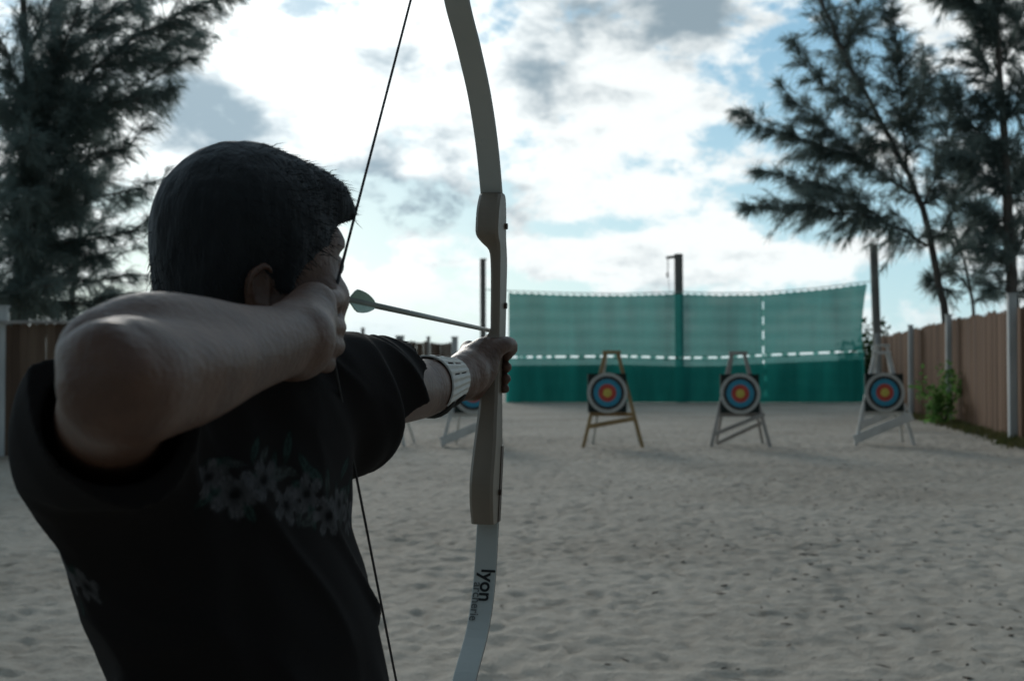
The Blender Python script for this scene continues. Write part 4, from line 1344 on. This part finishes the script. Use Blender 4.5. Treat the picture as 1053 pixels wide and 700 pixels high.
    B.cone(hp(.084, 0, .012), hp(.099, 0, -.028), .0075, .0090, .010)             # nose
    B.cone(hp(.091, -.011, -.032), hp(.091, .011, -.032), .0075, .0075, .006)
    B.cone(hp(.086, -.016, -.056), hp(.086, .016, -.056), .0075, .0075, .006); B.cone(hp(.084, -.014, -.066), hp(.084, .014, -.066), .0075, .0075, .005)
    B.cone(hp(.097, -.022, -.0605), hp(.097, .022, -.0605), .002, .002, .003, True)
    V, Fc = B.mesh(); del B
    keep(mesh_obj('body', V, Fc, M['skin'], smooth=True), root)

    # eyes
    for s_ in (-1, 1):
        c = hp(.0800, s_ * .031, .001)
        mb = MB()
        def ball(r, m_i, ctr, seg=16):
            mb.mi = m_i; V = []; Fq = []
            for i in range(seg + 1):
                t = math.pi * i / seg
                for j in range(seg):
                    p = 2 * math.pi * j / seg
                    V.append(ctr + r * (HF * math.cos(t) + (HR * math.cos(p) + HU * math.sin(p)) * math.sin(t)))
            for i in range(seg):
                for j in range(seg):
                    Fq.append((i * seg + j, i * seg + (j + 1) % seg, (i + 1) * seg + (j + 1) % seg, (i + 1) * seg + j))
            mb.add(V, Fq)
        ball(.0125, 0, c); ball(.0062, 1, c + HF * .0072)
        keep(mb.build('eye', [M['eye_white'], M['iris']], None, True), root)

    # nails of the bow hand
    mb = MB()
    for i in range(4):
        c = p3[i] + NN * .0055 - DD * .002
        mb.box(c, (.006, .0075, .0075), Matrix((NN, DD, UU)).transposed(), .002)
    # (the nails face away from the camera inside the grip, kept minimal)

    # ---- hair
    H = Field(HC - [.16, .16, .13], HC + [.16, .16, .15], .0028)
    H.ell(hp(-.012, 0, .024), (HF, HR, HU), (.0845, .0735, .0835), 0)
    H.ell(hp(-.046, 0, -.024), (HF, HR, HU), (.042, .058, .060), .02)             # back of the head down to the nape
    H.ell(hp(.062, .0, .068), (HF, HR, HU), (.040, .048, .022), .025)              # fringe
    H.cone(hp(.092, -.02, .050), hp(.098, .03, .046), .008, .007, .03)
    H.cone(hp(.000, .066, .012), hp(-.006, .064, -.026), .010, .006, .010); H.cone(hp(.000, -.066, .012), hp(-.006, -.064, -.026), .010, .006, .010)
    # take the face, ears and neck back out
    H.ell(hp(.116, 0, -.030), (HF, HR, HU), (.062, .075, .082), .014, True)
    H.ell(hp(.045, 0, -.075), (HF, HR, HU), (.075, .10, .060), .012, True)
    for s_ in (-1, 1): H.ell(hp(-.032, s_ * .076, -.043), (HF, HR, HU), (.016, .020, .026), .006, True)
    H.ripple(lambda X, Y, Z: .0018 * (noise3(X * 70, Y * 70, Z * 30, 3) - .5) + .0022 * (noise3(X * 160, Y * 160, Z * 70, 4) - .5))
    V, Fc = H.mesh(); del H
    hair = mesh_obj('hair', V, Fc, M['hair'], smooth=True)
    # strands rooted on the hair surface
    me = hair.data; n = len(me.vertices)
    nr = np.zeros(n * 3, np.float32); me.vertices.foreach_get('normal', nr); nr = nr.reshape(-1, 3)
    r = np.random.default_rng(5)
    out = (V - HC) @ np.stack([HF, HR, HU], 1)
    okv = np.where((out[:, 2] > -.07) & ((nr * (V - HC)).sum(1) > 0))[0]
    idx = r.choice(okv, 15000); P = V[idx] - nr[idx] * .002; Nn = nr[idx]
    flow = (HF * .5 - HU * .6)[None, :] * np.ones((len(idx), 1))
    o2 = out[idx]
    flow = flow + HF[None, :] * np.clip(o2[:, 2:3] * 10, 0, 1.2) + HU[None, :] * np.clip(o2[:, 2:3] * 8, 0, .6) * .8
    flow = flow + np.clip(-o2[:, 0:1] * 8, 0, 1) * (-HU * .8)[None, :]
    d = Nn * r.uniform(.08, .5, (len(idx), 1)) + flow * .7 + r.normal(0, .28, (len(idx), 3))
    d /= np.linalg.norm(d, axis=1)[:, None]
    L = r.uniform(.004, .009, (len(idx), 1)) * (1 - .3 * (o2[:, 0:1] > .05)) * (1 + 1.5 * (r.random((len(idx), 1)) > .94))
    s_ = np.cross(d, r.normal(0, 1, d.shape)); s_ /= np.linalg.norm(s_, axis=1)[:, None]; s_ *= .00042
    mid = P + d * L * .55; end = P + d * L + (flow * .18 - HU * .05) * L
    VV = np.stack([P - s_, P + s_, mid + s_ * .8, mid - s_ * .8, end], 1).reshape(-1, 3)
    b0 = np.arange(len(idx))[:, None] * 5
    q4 = b0 + [0, 1, 2, 3]; q3 = b0 + [3, 2, 4, 4]
    bpy.data.objects.remove(hair)
    allV = np.concatenate([V, VV]); fq = np.concatenate([Fc, q4 + len(V)])
    tri = (b0 + [3, 2, 4]) + len(V)
    me = bpy.data.meshes.new('hair')
    nl = len(fq) * 4 + len(tri) * 3
    me.vertices.add(len(allV)); me.vertices.foreach_set('co', allV.astype(np.float32).ravel())
    me.loops.add(nl); me.loops.foreach_set('vertex_index', np.concatenate([fq.ravel(), tri.ravel()]).astype(np.int32))
    me.polygons.add(len(fq) + len(tri))
    ls = np.concatenate([np.arange(len(fq)) * 4, len(fq) * 4 + np.arange(len(tri)) * 3]).astype(np.int32)
    lt = np.concatenate([np.full(len(fq), 4), np.full(len(tri), 3)]).astype(np.int32)
    me.polygons.foreach_set('loop_start', ls); me.polygons.foreach_set('loop_total', lt)
    me.polygons.foreach_set('use_smooth', np.ones(len(ls), bool)); me.update(calc_edges=True); me.materials.append(M['hair'])
    ho = bpy.data.objects.new('hair', me); COL.objects.link(ho); keep(ho, root)

    # ---- t-shirt
    S = Field((-.50, .62, .84), (.06, 1.48, 1.56), .0030)
    g_ = .010
    TXs = list(TX); 
    S.column(TZ, TXs, TY, [a + g_ for a in TA], [b_ + g_ for b_ in TB], SV, NV, k=0)
    a = S_R; hr = S_R + (E_R - S_R) * .40
    S.chain([(-.248, 1.07, 1.425), S_R + [.006, .010, .006], hr + (E_R - S_R) * .2], (.046, .055, .052), .02)
    S.cone((-.272, .985, 1.33), S_R + [.002, .01, -.03], .045, .040, .04)         # cloth pulled up under the arm
    hl = S_L + (E_L - S_L) * .55
    S.chain([(-.248, 1.07, 1.425), S_L + [-.004, -.01, -.004], hl + (hl - S_L) * .5], (.044, .050, .0465), .02)
    S.chain([S_L + [0, 0, -.03], hl + [.0, -.02, -.028]], (.044, .036), .03)
    # folds: ridges of cloth
    def fold(pts, r, k=.014):
        for p, q in zip(pts[:-1], pts[1:]): S.cone(p, q, r, r, k)
    vd = nrm([.217, -.976, 0])
    def onface(px, py, dep): return at(px, py, dep)
    # shallow noise drape
    def drape(X, Y, Z):
        u = X * SV[0] + Y * SV[1]; v = X * NV[0] + Y * NV[1]
        t = (u * .8 + Z * .62)
        w1 = noise3(t * 16 + 0 * v, (Z * 5 - u * 4), v * 6, 41)
        w2 = noise3(t * 34, (Z * 7 - u * 5), v * 9, 42)
        w3 = noise3(X * 14, Y * 14, Z * 9, 43)
        return .0185 * (np.abs(w1 - .5) * 2 - .5) + .0095 * (np.abs(w2 - .5) * 2 - .5) + .006 * (w3 - .5)
    S.ripple(drape)
    # creases that run from the drawing arm's armpit down across the chest to the front hem
    for (p, q, r_, dep) in (((285, 428), (352, 560), .006, .99), ((300, 470), (385, 640), .006, .985), ((255, 440), (330, 600), .005, .955), ((235, 470), (275, 690), .005, .94),
                            ((345, 405), (350, 480), .005, 1.02)):
        a_ = at(p[0], p[1], dep); b_ = at(q[0], q[1], dep)
        S.cone(a_, b_, r_, r_ * .6, .03, True)
    # hems and openings
    ax = nrm(E_R - S_R)
    nn = nrm(ax + np.array([.10, 0, .25]))
    S.cut(hr, nn, (-.5, .62, 1.2), (-.02, .90, 1.56))
    S.cut((-.1235, 1.325, 1.4535), nrm([.09, .59, -.80]), (-.30, 1.215, 1.31), (.05, 1.48, 1.56))
    S.cut((0, 0, .88), (0, 0, -1), (-.5, .6, .84), (.06, 1.48, .95))
    # hollow the sleeves and neck so the openings show a cloth edge
    S.cone(S_R + ax * .085, S_R + ax * .30, .0470, .049, 0, True)
    dl = nrm(hl - S_L)
    S.cone(hl - dl * .02, hl + dl * .12, .0420, .0420, 0, True)
    S.cone(hp(-.035, 0, -.07), (-.248, 1.07, 1.425), .066, .060, 0, True)
    V, Fc = S.mesh(); del S
    # the collar rib is shaped from the same cloth; the printed flowers are a colour attribute
    sh = mesh_obj('t_shirt', V, Fc, M['shirt'], smooth=True)
    me = sh.data; n = len(V)
    ca = me.color_attributes.new('print', 'FLOAT_COLOR', 'POINT')
    col = np.zeros((n, 4), np.float32)
    # cloth coordinates on the chest: arc angle around the trunk and height
    cx = np.interp(V[:, 2], TZ, TX); cy = np.interp(V[:, 2], TZ, TY)
    ux = (V[:, 0] - cx) * SV[0] + (V[:, 1] - cy) * SV[1]; vx = (V[:, 0] - cx) * NV[0] + (V[:, 1] - cy) * NV[1]
    ang = np.arctan2(ux / .155, vx / .11)                     # 0 = front centre, negative towards the drawing arm
    S1 = ang * .130; Z1 = V[:, 2]
    def flower(s0, z0, R_, rot, petals=5, c=(.20, .20, .20), a=1.0):
        dx = S1 - s0; dz = Z1 - z0; rr_ = np.hypot(dx, dz) + 1e-6; th_ = np.arctan2(dz, dx) + rot
        lobe = np.abs(np.cos(th_ * petals / 2)) ** .55
        edge = R_ * (.30 + .70 * lobe)
        m = np.clip((edge - rr_) / .0030, 0, 1)
        veins = .40 + .60 * np.cos(th_ * petals * 5) * np.clip(rr_ / R_, 0, 1)
        core = np.clip((rr_ / R_ - .12) / .18, .15, 1)
        shade = (veins * .5 + .5) * core * (.55 + .45 * np.clip(rr_ / R_, 0, 1))
        for i in range(3): col[:, i] = np.where(m > .02, c[i] * shade * m + col[:, i] * (1 - m), col[:, i])
        col[:, 3] = np.maximum(col[:, 3], m * a)
    def leaf(s0, z0, Ln, wd, rot, c):
        dx = S1 - s0; dz = Z1 - z0; u = dx * math.cos(rot) + dz * math.sin(rot); v = -dx * math.sin(rot) + dz * math.cos(rot)
        t = u / Ln; wdt = wd * np.sin(np.clip(t, 0, 1) * math.pi)
        m = np.clip((wdt - np.abs(v)) / .0025, 0, 1) * ((t > 0) & (t < 1))
        vein = np.where(np.abs(v) < .0012, .5, 1.0)
        for i in range(3): col[:, i] = np.where(m > .02, c[i] * vein * m + col[:, i] * (1 - m), col[:, i])
        col[:, 3] = np.maximum(col[:, 3], m)
    R = random.Random(12)
    band = []
    g = (.022, .040, .036); g2 = (.045, .052, .050)
    zb = 1.355
    for i in range(70):
        s0 = -.100 + .005 * i + R.uniform(-.004, .004)
        leaf(s0, zb + .016 - .24 * (s0 + .1) - .006 * math.sin(i * .3) + R.uniform(-.016, .016), R.uniform(.022, .040), R.uniform(.004, .007), R.uniform(0, 6.28), g if R.random() < .6 else g2)
    for i in range(14):
        s0 = -.088 + .024 * i
        flower(s0, zb + .016 - .24 * (s0 + .1) + R.uniform(-.008, .008) - (.010 if i % 2 else 0), R.uniform(.016, .022), R.uniform(0, 3), R.choice((5, 6, 8)), (.095, .095, .10))
    # one spray low on the back
    for i in range(7): leaf(-.225 + R.uniform(-.01, .02), 1.285 + R.uniform(-.012, .012), .026, .005, R.uniform(0, 6.28), g)
    flower(-.232, 1.292, .022, .4, 5, (.12, .12, .125)); flower(-.205, 1.282, .017, 1.1, 5, (.10, .10, .105))
    off_ = np.hypot(ux / .135, vx / .098) > 1.22                 # the print stays on the trunk, not on the sleeves
    col[off_] = 0
    ca.data.foreach_set('color', col.ravel())
    # keep prints off sleeves
    keep(sh, root)

    # ---- trousers, shoes
    T = Field((-.44, .70, .04), (.03, 1.46, 1.00), .006)
    T.column([.84, .93, .97], [-.215, -.217, -.219], [1.06] * 3, [.158, .164, .160], [.113, .116, .112], SV, NV, k=0)
    for (hx, hy, kx, ky, ax_, ay) in ((-.265, .985, -.285, .90, -.305, .825), (-.175, 1.135, -.150, 1.23, -.130, 1.32)):
        T.cone((hx, hy, .88), (kx, ky, .50), .096, .070, .03); T.cone((kx, ky, .50), (ax_, ay, .10), .070, .056, .02)
    T.cut((0, 0, .10), (0, 0, -1), (-.5, .6, .0), (.1, 1.5, .12))
    T.ripple(lambda X, Y, Z: .008 * (noise3(X * 16, Y * 16, Z * 9, 51) - .5))
    V, Fc = T.mesh(); keep(mesh_obj('trousers', V, Fc, M['trouser'], smooth=True), root)
    for (ax_, ay) in ((-.305, .825), (-.130, 1.32)):
        q = Field((ax_ - .1, ay - .1, -.06), (ax_ + .24, ay + .1, .16), .005)
        q.cone((ax_ - .01, ay, .06), (ax_ + .02, ay, .04), .052, .048, .02)
        q.cone((ax_, ay, .035), (ax_ + .16, ay - .012, .022), .044, .040, .03, flat=((0, 1, 0), 1.1))
        q.cut((0, 0, -.008), (0, 0, -1), (ax_ - .2, ay - .2, -.1), (ax_ + .3, ay + .2, .02)); V, Fc = q.mesh()
        sh_ = keep(mesh_obj('shoe', V, Fc, M['shoe'], smooth=True), root)
        q = Field((ax_ - .1, ay - .1, -.06), (ax_ + .24, ay + .1, .06), .005)
        q.cone((ax_, ay, -.008), (ax_ + .16, ay - .012, -.008), .052, .048, .02, flat=((0, 1, 0), 1.05))
        q.cut((0, 0, -.026), (0, 0, -1), (ax_ - .2, ay - .2, -.1), (ax_ + .3, ay + .2, .03)); q.cut((0, 0, .006), (0, 0, 1), (ax_ - .2, ay - .2, -.1), (ax_ + .3, ay + .2, .05)); V, Fc = q.mesh()
        o = mesh_obj('sole', V, Fc, M['sole'], smooth=True)
        keep(o, root); 

    # ---- arm guard wrapped on the bow forearm: ribbed pale leather with short slots
    ga = E_L + (W_L - E_L) * .25; gb = E_L + (W_L - E_L) * .76
    ax = nrm(gb - ga); e1 = nrm(np.cross(ax, [0, 0, 1])); e2 = np.cross(e1, ax)     # e1 points right, e2 up
    toc = nrm(np.array([.5, -.6, .65]) - ax * np.dot([.5, -.6, .65], ax))
    th0 = math.atan2(np.dot(toc, e2), np.dot(toc, e1))
    nA, nL = 110, 46; V = []; Fc = []; fm = []
    for sh_ in (0, 1):
        for i in range(nA):
            t = (i / (nA - 1) - .5); an = th0 + t * 2.9
            for j in range(nL):
                s_ = j / (nL - 1)
                c = ga + (gb - ga) * s_
                tt = np.dot(c - E_L, W_L - E_L) / np.dot(W_L - E_L, W_L - E_L)
                rad = np.interp(tt, [0, .25, .6, 1], [.0330, .0335, .0272, .0218])
                rz_ = rad * 1.12
                rib = .0011 * math.cos(an * 26) * (math.sin(s_ * math.pi) ** .3 if 0 < s_ < 1 else 0)
                ro = .0030 + rib if sh_ == 0 else .0010
                V.append(c + e1 * math.cos(an) * (rad + ro) + e2 * math.sin(an) * (rz_ + ro) + ax * .004 * math.sin(an * 2))
    def slot(i, j):
        a = i / nA; s_ = j / nL
        for (a0, s0, s1) in ((.34, .18, .44), (.34, .56, .82), (.50, .18, .44), (.50, .56, .82), (.68, .18, .44), (.68, .56, .82)):
            if abs(a - a0) < .012 and s0 < s_ < s1: return True
        return False
    off = nA * nL
    for i in range(nA - 1):
        for j in range(nL - 1):
            a = i * nL + j
            if not slot(i, j): Fc.append((a, a + 1, a + nL + 1, a + nL)); fm.append(0)
            else:
                Fc.append((off + a, off + a + 1, off + a + nL + 1, off + a + nL)); fm.append(1)
                # slot walls left open: the dark backing lies below the ribs
    for i in range(nA - 1):
        for j in (0, nL - 1):
            a = i * nL + j; Fc.append((a, a + nL, off + a + nL, off + a)); fm.append(0)
    for i in (0, nA - 1):
        for j in range(nL - 1):
            a = i * nL + j; Fc.append((a, a + 1, off + a + 1, off + a)); fm.append(0)
    gd = keep(mesh_obj('arm_guard', V, Fc, [M['guard'], M['guard_slot']], None, True, fm), root)
    for s_ in (.2, .8):
        mb = MB(); c = ga + (gb - ga) * s_; tt = .25 + .51 * s_; rad = np.interp(tt, [0, .25, .6, 1], [.0330, .0335, .0272, .0218]) + .003
        pts = [c + e1 * math.cos(a) * rad + e2 * math.sin(a) * rad * 1.12 for a in np.linspace(th0 + 1.35, th0 + 2 * math.pi - 1.35, 16)]
        mb.tube(pts, .003, 6)
        st = mb.build('strap', M['guard_slot'], None, True); st.parent = gd; st.matrix_parent_inverse = Matrix.Identity(4)
    return root


build_person()
